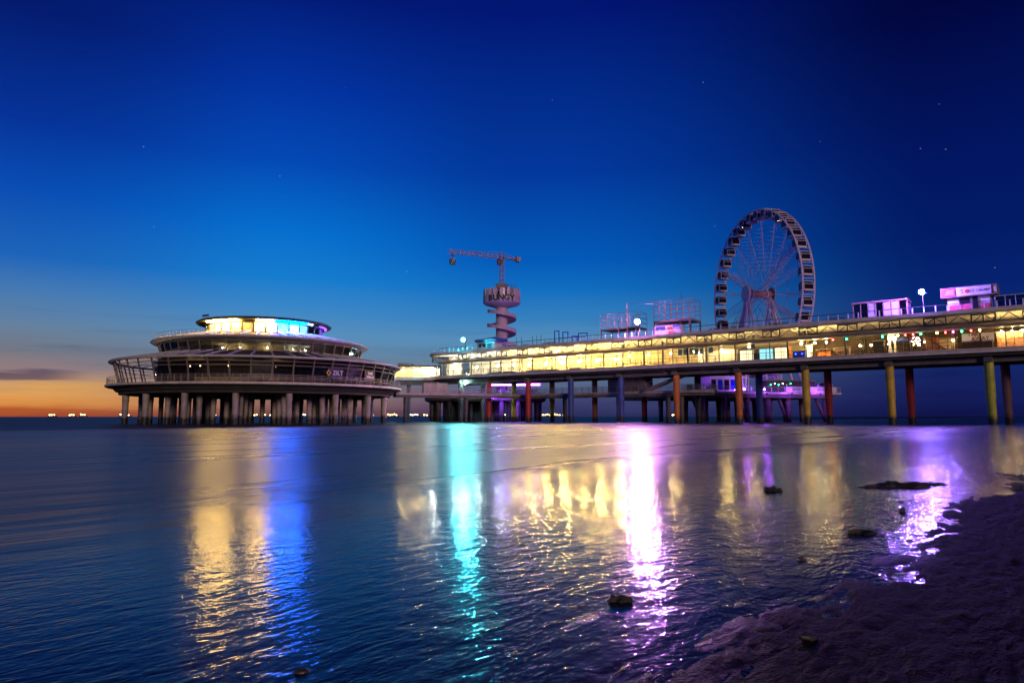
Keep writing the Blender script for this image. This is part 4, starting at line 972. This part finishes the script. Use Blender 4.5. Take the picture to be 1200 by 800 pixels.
# lamps inside the restaurant
def rlamp(a, r_, z, mat, label, group, rad=.12):
    q = RC + Matrix.Rotation(RR, 3, 'Z') @ Vector((r_ * math.sin(R(a)), -r_ * math.cos(R(a)), z)); t = thing('pendant_lamp', label, 'lamp', q, 0, group)
    MB().ball((0, 0, 0), rad, 8, 6).build('globe', M[mat], t, True); MB().tube((0, 0, rad * .9), (0, 0, .5), .02, n=5).build('stem', M['steel_dark'], t)
for k, a in enumerate((-33, -28, -15, 5)): rlamp(a, 19.5, 8.9, 'lamp_dim', ordn(k) + ' dim lamp behind the lower restaurant glazing counting from the open terrace', 'lower restaurant lamps', .11)
for k, a in enumerate((-58, -62, -68, -75)): rlamp(a, 17.5, 8.2, 'lamp_spot', ordn(k) + ' small lamp on the open restaurant terrace counting from the glazing', 'terrace lamps', .10)
for k, a in enumerate((-40, -22, 2, 26, 40)): rlamp(a, 10.3, 12.62, 'lamp_spot' if a < 10 else 'lamp_white', ordn(k) + ' lamp behind the middle restaurant glazing counting from yellow to blue side', 'middle restaurant lamps', .09)

# ------------------------------------------------------------------ tower island, tower, crane
BI = at_depth(569, 470, 168.0); BI.z = 0
bi = thing('tower_platform', 'dark round platform on dense piles below the bungy tower', 'platform', BI, 0)
MB().lathe([(0, 5.7), (14.8, 5.7), (14.8, 5.1), (14.2, 4.7), (0, 4.7)], 48).build('deck', M['concrete_dark'], bi)
for k in range(20):
    a = R(18 * k)
    for r_ in (13.2, 9.6, 6.0):
        if r_ < 8 and k % 2: continue
        inst(pile_mesh('violet' if (math.sin(a) > .15) else 'dark', .55, 4.72), 'pile', bi, (r_ * math.sin(a), -r_ * math.cos(a), 0))  # right-hand piles are coloured as if lit violet, the rest dark
MB().lathe([(8.6, -2), (8.6, 4.69)], 24, -75, 20).build('core_wall', M['concrete_dark'], bi)
railing_m = MB()
for k in range(40):
    a = R(9 * k); railing_m.bar((14.5 * math.sin(a), -14.5 * math.cos(a), 5.7), (14.5 * math.sin(a), -14.5 * math.cos(a), 6.75), .06)
railing_m.build('railing_posts', M['steel_grey'], bi); ring_bar('rail', 14.53, 6.72, .06, .06, 'steel_grey', par=bi)
# violet-lit steps on the platform's landward side
for k in range(6):
    MB().box(1.0 + k * .9, 12.2, -11.5 + k * .55, -10.95 + k * .55, 5.702, 6.0 + k * .32).build('step', M['white_paint'], bi)
MB().box(1.0, 13.4, -6.0, -5.7, 8.5, 9.1).build('canopy_edge', M['white_paint'], bi)
for x0_, x1_, y_, z_ in ((1.2, 6.8, -6.3, 8.62), (7.6, 13.0, -6.3, 8.62), (1.5, 9.5, -14.95, 5.25)):
    MB().box(x0_, x1_, y_ - .06, y_ + .06, z_, z_ + .12).build('violet_lamp', M['strip_violet_hi'], bi)
for k in range(8): MB().bar((1.5 + k * 1.6, -6.2, 5.7), (1.5 + k * 1.6, -6.2, 8.5), .14).build('canopy_post', M['white_paint'], bi)
for px_, py_, lb_ in ((545, 449, 'teal-white lamp below the rounded pier end nearer the grey container'), (566, 447, 'teal-white lamp below the pier end nearer the violet canopy')):
    q = at_depth(px_, py_, 146.0); t = thing('bulkhead_lamp', lb_, 'lamp', q, PR, 'lamps below the pier end')
    MB().ball((0, 0, 0), .24, 8, 6).build('globe', M['lamp_teal'], t, True); MB().bar((0, .1, 0), (0, .1, 1.8), .08).build('bracket', M['steel_dark'], t)

TW = at_depth(588, 350, 165.0); TW.z = 0
tw = thing('bungy_tower', 'round concrete bungy tower with spiral stair and lettered lookout', 'tower', TW, 0)
def tz(py): return at_depth(588, py, 165.0).z
zb, zt = tz(360), tz(339)
MB().tube((0, 0, 5.7), (0, 0, zb + .2), 1.42, 1.42, 28).build('shaft', M['tower_concrete'], tw, True)
MB().lathe([(1.42, zb - .25), (4.1, zb + .55), (4.55, zb + .9), (4.55, zb + 2.45), (4.3, zb + 2.45), (4.2, zb + 1.4), (0, zb + 1.2)], 40).build('lookout_bowl', M['tower_concrete'], tw, True)
MB().lathe([(3.6, zb + 1.4), (3.6, zt - .3)], 28).build('lookout_glazing', M['cabin_dark'], tw)
for k in range(16):
    a = 360 / 16 * k; me_ = pm.get('rib') or MB().box(-.42, .42, -4.5, -3.55, zb + 2.46, zb + 4.15).mesh('parapet_block', M['tower_concrete']); pm['rib'] = me_
    inst(me_, 'parapet_block', tw, (0, 0, 0), R(a))
MB().lathe([(0, zb + 3.5), (3.75, zb + 3.5), (3.75, zb + 3.75), (0, zb + 3.8)], 28).build('lookout_roof', M['tower_concrete'], tw)
for i_, ch in enumerate('BUNGY'):
    a = -36 + 17.5 * i_; inst(text_mesh(ch, 1.95, M['letter_dark'], .03, .09), 'lettering', tw, (4.58 * math.sin(R(a)), -4.58 * math.cos(R(a)), zb + 1.65), R(a))
# spiral ramp with parapet
mb = MB(); z_top, z_bot = zb - .6, 14.6; turns = (z_top - z_bot) / 3.5; n_ = int(turns * 28); i0 = 0
prof = [(1.40, 0), (3.55, 0), (3.55, .85), (3.40, .85), (3.40, .2), (1.40, .2)]
for k in range(n_ + 1):
    t = k / n_; a = R(-75 + 360 * turns * t); z = z_top - (z_top - z_bot) * t - .9
    for r_, h in prof: mb.v.append((r_ * math.sin(a), -r_ * math.cos(a), z + h))
P = len(prof)
for k in range(n_):
    for j in range(P): mb.f.append((k * P + j, k * P + (j + 1) % P, (k + 1) * P + (j + 1) % P, (k + 1) * P + j))
mb.f.append(tuple(range(P))); mb.f.append(tuple(n_ * P + P - 1 - j for j in range(P)))
mb.build('spiral_ramp', M['tower_concrete'], tw)
# plant room on top
MB().box(-1.5, 1.5, -1.5, 1.5, zb + 3.8, zb + 5.6).build('machine_room', M['steel_brown'], tw); mb = frame_box(MB(), 1.4, 3.4, -1, 1, zb + 3.8, zb + 5.4, 2, 2, .08); mb.build('roof_railing', M['steel_dark'], tw)
# crane
zc0 = zb + 5.6; zj = tz(301.5)
jl = at_depth(525, 294.5, 158.5); jd = (Vector((jl.x, jl.y, 0)) - TW); JL = jd.length; jr = math.atan2(jd.y, jd.x)
cr = thing('tower_crane', 'reddish lattice tower crane standing on top of the bungy tower', 'crane', (TW.x, TW.y, zc0), jr)
def lattice(mb, p, q, w_, n_, t_=.08, tri=False):
    p = Vector(p); q = Vector(q); d = (q - p).normalized(); u = d.cross(Vector((0, 0, 1))); u = Vector((0, 1, 0)) if u.length < .01 else u.normalized(); v = u.cross(d)
    cs = [u * w_ / 2 + v * w_ / 2, u * -w_ / 2 + v * w_ / 2, u * -w_ / 2 - v * w_ / 2, u * w_ / 2 - v * w_ / 2]
    for c in cs: mb.bar(p + c, q + c, t_ * 1.3)
    for k in range(n_):
        a = p.lerp(q, k / n_); b_ = p.lerp(q, (k + 1) / n_)
        for i_ in range(4):
            c, d_ = cs[i_], cs[(i_ + 1) % 4]
            mb.bar(a + (c if k % 2 else d_), b_ + (d_ if k % 2 else c), t_)
            mb.bar(a + c, a + d_, t_)
    return mb
hj = zj - zc0
lattice(MB(), (0, 0, 0), (0, 0, hj + 1.3), .85, 7, .06).build('mast', M['crane_steel'], cr)
lattice(MB(), (.5, 0, hj), (JL, 0, hj), .75, 11, .055).build('jib', M['crane_steel'], cr)
MB().bar((-.5, 0, hj - .1), (-4.4, 0, hj - .1), .7, .35).build('counter_jib', M['crane_steel'], cr); MB().box(-4.9, -3.9, -.6, .6, hj - .7, hj + .5).build('counterweight', M['concrete'], cr)
MB().bar((0, 0, hj + 1.3), (JL * .62, 0, hj + .45), .07).bar((0, 0, hj + 1.3), (-4.0, 0, hj + .2), .07).build('tie_rod', M['crane_steel'], cr)
MB().box(-.5, .7, -1.4, -.5, hj - 1.7, hj - .3).build('cab', M['steel_brown'], cr)
jt = TW + jd.normalized() * (JL - 1.2); cg = thing('bungy_cage', 'small round bungy cage hanging from the crane jib end', 'cage', (jt.x, jt.y, 0), 0)
zg = tz(314.5); MB().bar((0, 0, zg + 2.4), (0, 0, zj - .5), .08).build('cable', M['steel_dark'], cg)
MB().lathe([(0, zg - .5), (.7, zg - .3), (.85, zg + .3), (.8, zg + .9), (.72, zg + .9), (.72, zg), (0, zg)], 14).build('basket', M['steel_brown'], cg)
for k in range(4):
    a = R(45 + 90 * k); MB().bar((.8 * math.cos(a), .8 * math.sin(a), zg + .9), (0, 0, zg + 2.5), .06).build('strap', M['crane_steel'], cg)
MB().lathe([(.1, zg + 1.9), (.5, zg + 1.7), (.5, zg + 1.8), (.1, zg + 2.0)], 10, close=True).build('spreader', M['steel_brown'], cg)

# ------------------------------------------------------------------ ferris wheel and its platform
WC = at_depth(889, 345, 165.0); HZ = WC.z; WC.z = 0; WR = R(-80)
wh = thing('ferris_wheel', 'tall white ferris wheel with dark cabins behind the pier', 'ferris wheel', WC, WR)
RO = 20.4; HW = 1.4
for y in (-HW, HW): MB().ring(RO, .20, y, 108, 6, HZ).build('rim', M['wheel_white'], wh, True)
tie = MB().bar((0, -HW, RO), (0, HW, RO), .12).mesh('cross_tie', M['wheel_white'])
sp = MB()
for y in (-HW, HW):
    sp.bar((0, y * 1.5, 1.2), (-.25, y, RO), .05).bar((0, y * 1.5, 1.2), (.25, y, RO), .05)
for k in range(6, 17): sp.bar((-.25 * k / 18, -HW * (1.5 - .5 * k / 18), k * 1.02), (.25 * k / 18, HW * (1.5 - .5 * k / 18), k * 1.02), .04)
spoke = sp.mesh('spoke', M['wheel_white'])
for k in range(36):
    o_ = inst(tie, 'cross_tie', wh, (0, 0, HZ)); o_.rotation_euler = (0, R(10 * k), 0)
    if k % 2 == 0: o_ = inst(spoke, 'spoke', wh, (0, 0, HZ)); o_.rotation_euler = (0, R(10 * k), 0)
for a in (62, 118, 242, 298):
    mb = lattice(MB(), (0, 0, 1.4), (0, 0, RO), .9, 9, .05); o_ = mb.build('arm', M['wheel_white'], wh); o_.location = (0, 0, HZ); o_.rotation_euler = (0, R(a), 0)
for r_ in (7.5, 12.5): MB().ring(r_, .05, 0, 72, 5, HZ).build('stay_ring', M['wheel_white'], wh)
# hub
def ytube(r0, r1, y0, y1, n=24): return MB().tube((0, y0, HZ), (0, y1, HZ), r0, r1, n)
ytube(.9, .9, -3.2, 3.2).build('axle', M['crane_steel'], wh, True)
ytube(2.0, 2.1, -3.55, -3.2).build('hub_disc', M['wheel_white'], wh, True); ytube(1.85, 1.75, 3.2, 3.5).build('hub_disc', M['steel_brown'], wh, True)
for y in (-1.9, 1.9): ytube(1.2, 1.2, y - .12, y + .12).build('hub_flange', M['wheel_white'], wh, True)
PZ = 6.4
for s_ in (-1, 1):
    for x in (-11.0, -3.6, 3.6, 11.0): MB().tube((0, s_ * 3.0, HZ), (x, s_ * (4.6 if abs(x) > 5 else 6.5), PZ), .20, .28, 10).build('leg', M['wheel_white'], wh, True)
lattice(MB(), (0, -4.6, PZ), (0, -3.0, HZ - 1), 1.1, 16, .09).build('ladder_mast', M['wheel_white'], wh); lattice(MB(), (0, 4.6, PZ), (0, 3.0, HZ - 1), 1.1, 16, .09).build('ladder_mast', M['wheel_white'], wh)
for s_ in (-1, 1): MB().bar((-11, s_ * 4.6, PZ + .4), (11, s_ * 4.6, PZ + .4), .5, .7).build('base_beam', M['wheel_white'], wh)
# cabins
gx, gy, gz = .95, 1.05, 1.05
cab = MB(); pr_ = [(-.85, -1.0), (-1.0, -.75), (-1.0, .45), (-.62, 1.0), (.62, 1.0), (1.0, .45), (1.0, -.75), (.85, -1.0)]
i_ = len(cab.v); n_ = len(pr_)
cab.v += [(x, -gy, z) for x, z in pr_] + [(x, gy, z) for x, z in pr_]
cab.f += [tuple(range(n_)), tuple(2 * n_ - 1 - k for k in range(n_))] + [(k, k + n_, (k + 1) % n_ + n_, (k + 1) % n_) for k in range(n_)]
cabin_me = cab.mesh('cabin_glass', M['cabin_dark'])
fr = MB().box(-1.04, 1.04, -gy - .04, gy + .04, -1.05, -.68)
for y in (-gy - .03, gy + .03):
    for a, b_ in zip(pr_, pr_[1:] + pr_[:1]): fr.bar((a[0], y, a[1]), (b_[0], y, b_[1]), .09)
for x, z in ((-1.0, .45), (1.0, .45)): fr.bar((x, -gy, z), (x, gy, z), .10)
frame_me = fr.mesh('cabin_frame', M['wheel_white'])
roof_me = MB().box(-.66, .66, -gy - .06, gy + .06, 1.0, 1.12).mesh('cabin_roof', M['wheel_white']); seat_me = MB().box(-.98, -.5, -gy, gy, -.66, -.3).mesh('cabin_hanger', M['steel_dark'])
lamp_me = MB().ball((.5, -gy - .1, -.85), .035, 6, 4).mesh('cabin_lamp', M['lamp_dim'])
for k in range(36):
    a = R(10 * k + 5); c_ = inst(cabin_me, 'cabin', wh, ((RO - .95) * math.sin(a), 0, HZ + (RO - .95) * math.cos(a)))
    inst(frame_me, 'cabin_frame', c_); inst(roof_me, 'cabin_roof', c_)
    if k in (34, 3): inst(lamp_me, 'cabin_lamp', c_)
# platform
A_ = at_depth(800, 457.5, 139.0); B_ = at_depth(986, 459.5, 148.5); A_.z = B_.z = 0
e_ = (B_ - A_); Lf = e_.length; fr_ = math.atan2(e_.y, e_.x)
wp = thing('wheel_platform', 'broad violet-lit platform on slanting piles under the ferris wheel', 'platform', A_, fr_)
PD = 34
MB().box(0, Lf, 0, PD, PZ - .45, PZ).build('deck', M['cornice'], wp); MB().box(.6, Lf - 1.5, .6, PD - .6, PZ - 1.25, PZ - .452).build('beam', M['concrete_dark'], wp)
for ix, x in enumerate((5.5, 10.5, 16.0, 21.0, 26.0, 31.0, Lf - 2.6)):
    for y in (2.0, 12.0, 24.0):
        inst(pile_mesh('violet', .58, PZ - 1.24), 'pile', wp, (x + (1.6 if y > 5 else 0), y, 0))  # violet light from the deck is put into the pile colour
    if ix % 2 == 0: MB().tube((x - 1.9, 2.6, PZ - 1.3), (x + .8, 2.6, -1), .38, .38, 10).build('raking_pile', PILES['violet'], wp, True)
railing(MB(), (0, .1, PZ), (Lf * .63, .1, PZ), 1.1, 1.5, 3).build('railing', M['white_paint'], wp); railing(MB(), (Lf - .1, .1, PZ), (Lf - .1, PD, PZ), 1.1, 1.5, 3).build('railing', M['white_paint'], wp)
railing(MB(), (Lf - 2.2, .1, PZ), (Lf - .1, .1, PZ), 1.1, .7, 3).build('railing', M['white_paint'], wp)
def wloc(x, y, z=0): return A_ + Matrix.Rotation(fr_, 3, 'Z') @ Vector((x, y, z))
bn = thing('banner', 'long pale banner with small purple lettering along the wheel platform edge', 'banner', wloc(Lf * .635, -.02, PZ), fr_)
MB().box(0, 12.6, -.05, 0, .03, 1.15).build('sheet', M['sign_white'], bn)
inst(text_mesh('Samen werk', .8, M['letter_dark'], .008), 'lettering', bn, (3.5, -.062, .62)); inst(text_mesh('aan de zorg', .8, M['letter_dark'], .008), 'lettering', bn, (9.6, -.062, .62))
# ticket hall
th = thing('ticket_hall', 'pale glazed ticket hall on the wheel platform behind orange pile', 'ticket hall', wloc(8.0, 3.0, PZ), fr_)
MB().box(0, 8.0, .05, 5, .02, 3.0).build('wall', M['white_paint'], th); MB().box(-.3, 8.3, -.3, 5.3, 3.002, 3.3).build('roof', M['sign_white'], th)
for k in range(5):
    f_ = MB().box(.2 + k * 1.55, 1.55 + k * 1.55, -.02, .047, .3, 2.7).build('window', M['white_paint'], th); MB().box(.3 + k * 1.55, 1.45 + k * 1.55, -.035, -.022, .4, 2.6).build('pane', M['pane_blue' if k % 2 else 'cabin_dark'], f_)
db = thing('dark_booth', 'dark low booth with small coloured lamps behind the platform banner', 'booth', wloc(22.5, 4.0, PZ), fr_)
MB().box(0, 12.0, .05, 4, .02, 2.6).build('body', M['steel_dark'], db); MB().box(-.2, 12.2, -.2, 4.2, 2.602, 2.8).build('roof', M['steel_brown'], db)
for k, c_ in enumerate(('bulb_green', 'bulb_pinkwhite', 'bulb_green', 'bulb_pinkwhite', 'screen_cyan', 'bulb_green')): MB().ball((.8 + k * 1.0, -.1, 1.7 + (k % 2) * .3), .09, 6, 4).build('lamp', M[c_ if c_ != 'bulb_pinkwhite' else 'bulb_pinkwhite'], db)
pod = thing('spare_cabin', 'dark arched wheel cabin parked at the platform corner', 'cabin', wloc(Lf - 3.0, 1.3, PZ + 1.06), fr_)
inst(cabin_me, 'cabin', pod); inst(frame_me, 'cabin_frame', pod)
for x, c_ in ((2.0, 'steel_dark'), (3.6, 'steel_dark'), (6.0, 'sign_white')):
    t = thing('bin' if c_ == 'steel_dark' else 'info_board', ('dark waste bin nearest the short bridge on the wheel platform' if x < 3 else 'dark waste bin between the other bin and the white board') if c_ == 'steel_dark' else 'small white lit board on the wheel platform rail', 'bin' if c_ == 'steel_dark' else 'board', wloc(x, .8, PZ), fr_, 'bins on the wheel platform' if c_ == 'steel_dark' else None)
    MB().box(-.5, .5, -.3, .3, .02, 1.2 if c_ == 'steel_dark' else .9).build('body', M[c_], t); MB().box(-.55, .55, -.35, .35, 1.202 if c_ == 'steel_dark' else .902, 1.3 if c_ == 'steel_dark' else .98).build('lid', M[c_], t)
for x, y in ((4.0, 1.2), (15.0, 1.2), (20.0, 1.5), (33.0, 3.5), (28.0, 12.0)):
    t = thing('deck_lamp', {4: 'bins', 15: 'ticket hall', 20: 'dark booth corner', 33: 'banner end', 28: 'wheel legs'}[int(x)].join(('small violet flood lamp on the wheel platform by the ', '')), 'lamp', wloc(x, y, PZ), fr_, 'violet deck lamps')
    MB().ball((0, 0, .55), .16, 8, 6).build('lens', M['deck_violet'], t, True); MB().tube((0, 0, 0), (0, 0, .4), .06).build('stand', M['steel_dark'], t)
for x, lb_ in ((24.5, 'added violet arm lamp leaning out over the start of the banner'), (31.5, 'added violet arm lamp leaning out over the middle of the banner'), (18.5, 'added violet arm lamp leaning out over the platform rail')):
    t = thing('added_arm_lamp', lb_, 'lamp', wloc(x, .2, PZ - .3), fr_, 'added violet arm lamps')
    MB().bar((0, 0, 0), (0, -1.6, -.1), .08).build('arm', M['steel_dark'], t); MB().ball((0, -1.7, -.1), .13, 8, 6).build('lens', M['deck_violet'], t, True)  # lamps added to brighten banner and piles, not fittings of the platform
    hb = MB().ball((0, -1.7, -.1), .2, 14, 10); hb.f = [f_ for f_ in hb.f if sum(hb.v[q][1] for q in f_) / len(f_) < -1.66 and sum(hb.v[q][2] for q in f_) / len(f_) < .06]; hb.build('hood', M['steel_dark'], t, True)  # hood keeps the added lamp out of sight from the beach
# short bridge from walkway to wheel platform
pa = pw(wx1 - 1.5, 5.6); pb = wloc(1.0, .0); pa.z = pb.z = 0; d3 = pb - pa
br = thing('platform_bridge', 'short low bridge from the walkway to the wheel platform', 'bridge', pa, math.atan2(d3.y, d3.x))
MB().box(0, d3.length, -1.3, 1.3, wz - .45, wz - .01).build('deck', M['concrete'], br); railing(MB(), (0, -1.25, wz), (d3.length, -1.25, wz)).build('railing', M['white_paint'], br); railing(MB(), (0, 1.25, wz), (d3.length, 1.25, wz)).build('railing', M['white_paint'], br)

# ------------------------------------------------------------------ ships and lights on the horizon
ships = [(62, 484.6, 8, 'ship_lamp', 0), (85, 485.4, 7, 'ship_lamp', 0), (98, 485.8, 7, 'ship_lamp', 1), (147, 483.5, 12, 'ship_lamp_white', 1), (173, 486.3, 9, 'ship_lamp', 0), (252, 485.5, 5, 'ship_lamp_white', 0),
    (269, 487, 4, 'ship_lamp', 0), (300, 486.8, 5, 'ship_lamp', 0), (310, 486.5, 5, 'ship_lamp', 0), (318, 487, 3, 'ship_lamp_white', 0), (358, 488, 7, 'ship_lamp_white', 1), (460, 487.5, 12, 'ship_lamp', 1),
    (484, 486.8, 13, 'ship_lamp_white', 1), (499, 487.6, 6, 'ship_lamp', 0), (591, 487.5, 3, 'ship_lamp', 0), (596, 487.5, 3, 'ship_lamp', 0), (639, 487.2, 13, 'ship_lamp', 2), (653, 487.3, 8, 'ship_lamp', 1), (662, 489, 6, 'ship_lamp', 0), (789, 487.5, 4, 'ship_lamp', 0), (800, 487.8, 3, 'ship_lamp_white', 0)]
ship_lb = {0: 'small lit ship low on the horizon showing a short lamp row', 1: 'lit ship on the horizon with one raised deckhouse light', 2: 'brightest lit ship on the horizon seen under the pier'}
for i_, (px_, py_, wpx, mt, kind) in enumerate(ships):
    Y = 2400.0; q = at_depth(px_, py_, Y); k = Y / 800; W_ = wpx * k
    t = thing('ship', ship_lb[kind] if kind == 2 else ordn(i_) + (' lit ship on the horizon from the sunset, with raised deckhouse light' if kind else ' lit ship on the horizon from the sunset, a short lamp row'), 'ship', (q.x, Y, 0), 0, 'ships on the horizon')
    hull = MB(); hz = 4.0
    hull.prism([(-W_ * .62, -4), (W_ * .5, -4), (W_ * .7, 0), (W_ * .5, 4), (-W_ * .62, 4)], -1, hz); hull.build('hull', M['hull_dark'], t)
    MB().box(-W_ * .5, -W_ * .2, -3, 3, hz + .02, hz + 5).build('deckhouse', M['white_paint'], t)
    n_ = max(2, int(wpx / 2.2))
    for j in range(n_):
        hx = -W_ / 2 + W_ * (j + .5) / n_; hh = hz + 3.2 + (2.5 if (kind and j % 3 == 0) else 0) + random.uniform(-.8, .8)
        MB().ball((hx, -4.6, hh), 2.1 if kind else 2.3, 6, 4, .8).build('lamp', M[mt], t)
for i_, px_ in enumerate((389, 394, 424, 438, 453)):
    q = at_depth(px_, 488, 2600.0); t = thing('navigation_mark', ordn(i_) + ' tiny red marker light on the horizon counting from the sunset', 'marker', (q.x, 2600, 0), 0, 'red marker lights')
    MB().tube((0, 0, -1), (0, 0, 5.5), .8, .5, 6).build('post', M['hull_dark'], t); MB().ball((0, 0, 6.5), 1.3, 6, 4).build('lamp', M['nav_red'], t)

# ------------------------------------------------------------------ stones, weed and shells on the wet beach
def ground_at(px, py):
    d = ray(px, py); k = 3.0
    for _ in range(30):
        x, y = d.x * k, d.y * k
        z = max(float(beach_z(np.array([x]), np.array([y]))[0]), float(sea_z(np.array([x]), np.array([y]))[0])); k = (z - EYE) / d.z
    return Vector((d.x * k, d.y * k, z))
def lumpy(c, rx, ry, rz, seed, n=18, m_=10, amp=.35):
    rnd = random.Random(seed); mb = MB(); ph = [rnd.uniform(0, 6.28) for _ in range(8)]
    for j in range(m_ + 1):
        t = math.pi * j / m_
        for k in range(n):
            a = 2 * math.pi * k / n
            f = 1 + amp * (.4 * math.sin(2 * a + ph[0]) * math.sin(t) + .35 * math.sin(3 * a + 2 * t + ph[1]) + .3 * math.sin(5 * a - 3 * t + ph[2]) * math.sin(t) + .2 * math.sin(7 * a + 4 * t + ph[3]) * math.sin(t))
            f *= 1 + rnd.uniform(-.5, .5) * amp
            mb.v.append((rx * f * math.sin(t) * math.cos(a), ry * f * math.sin(t) * math.sin(a), rz * f * math.cos(t)))
    for j in range(m_):
        for k in range(n): mb.f.append((j * n + k, (j + 1) * n + k, (j + 1) * n + (k + 1) % n, j * n + (k + 1) % n))
    return mb
debris = [(905, 575, 17, 7, 'dark weed-covered stone standing in the shallow water'), (1050, 570, 55, 9, 'long low black weed bank before the violet reflection'), (1098, 568, 20, 5, 'thin black weed clump beside the long weed bank'), (1057, 599, 7, 7, 'small upright dark stone in the violet glitter'),
    (1010, 625, 28, 7, 'flat pale-edged weed clump in the shallow film'), (727, 704, 24, 9, 'smooth dark stone beside the pink glitter path'), (940, 656, 12, 4, 'tiny flat shell in the shallow film'), (1195, 573, 10, 6, 'dark stone on the sand by the water line')]
for i_, (px_, py_, wpx, hpx, lb_) in enumerate(debris):
    q = ground_at(px_, py_); k = q.y / 800
    o_ = tag(lumpy(q, wpx * k / 2, wpx * k / 2 * .55, hpx * k * .75, 40 + i_, 26, 12, .55).build('stone', M['stone'], None, True), lb_, 'stone'); o_.location = q + Vector((0, 0, -.25 * hpx * k))
for px_, py_, wpx, lb_ in ((355, 787, 18, 'glinting mussel shell in the dark film by itself'), (947, 746, 24, 'large glinting shell on the violet wet sand')):
    q = ground_at(px_, py_); k = q.y / 800; o_ = tag(lumpy(q, wpx * k / 2, wpx * k / 2 * .6, wpx * k * .22, px_, amp=.12).build('shell', M['shell'], None, True), lb_, 'shell'); o_.location = q; o_.rotation_euler = (.1, .2, .4)
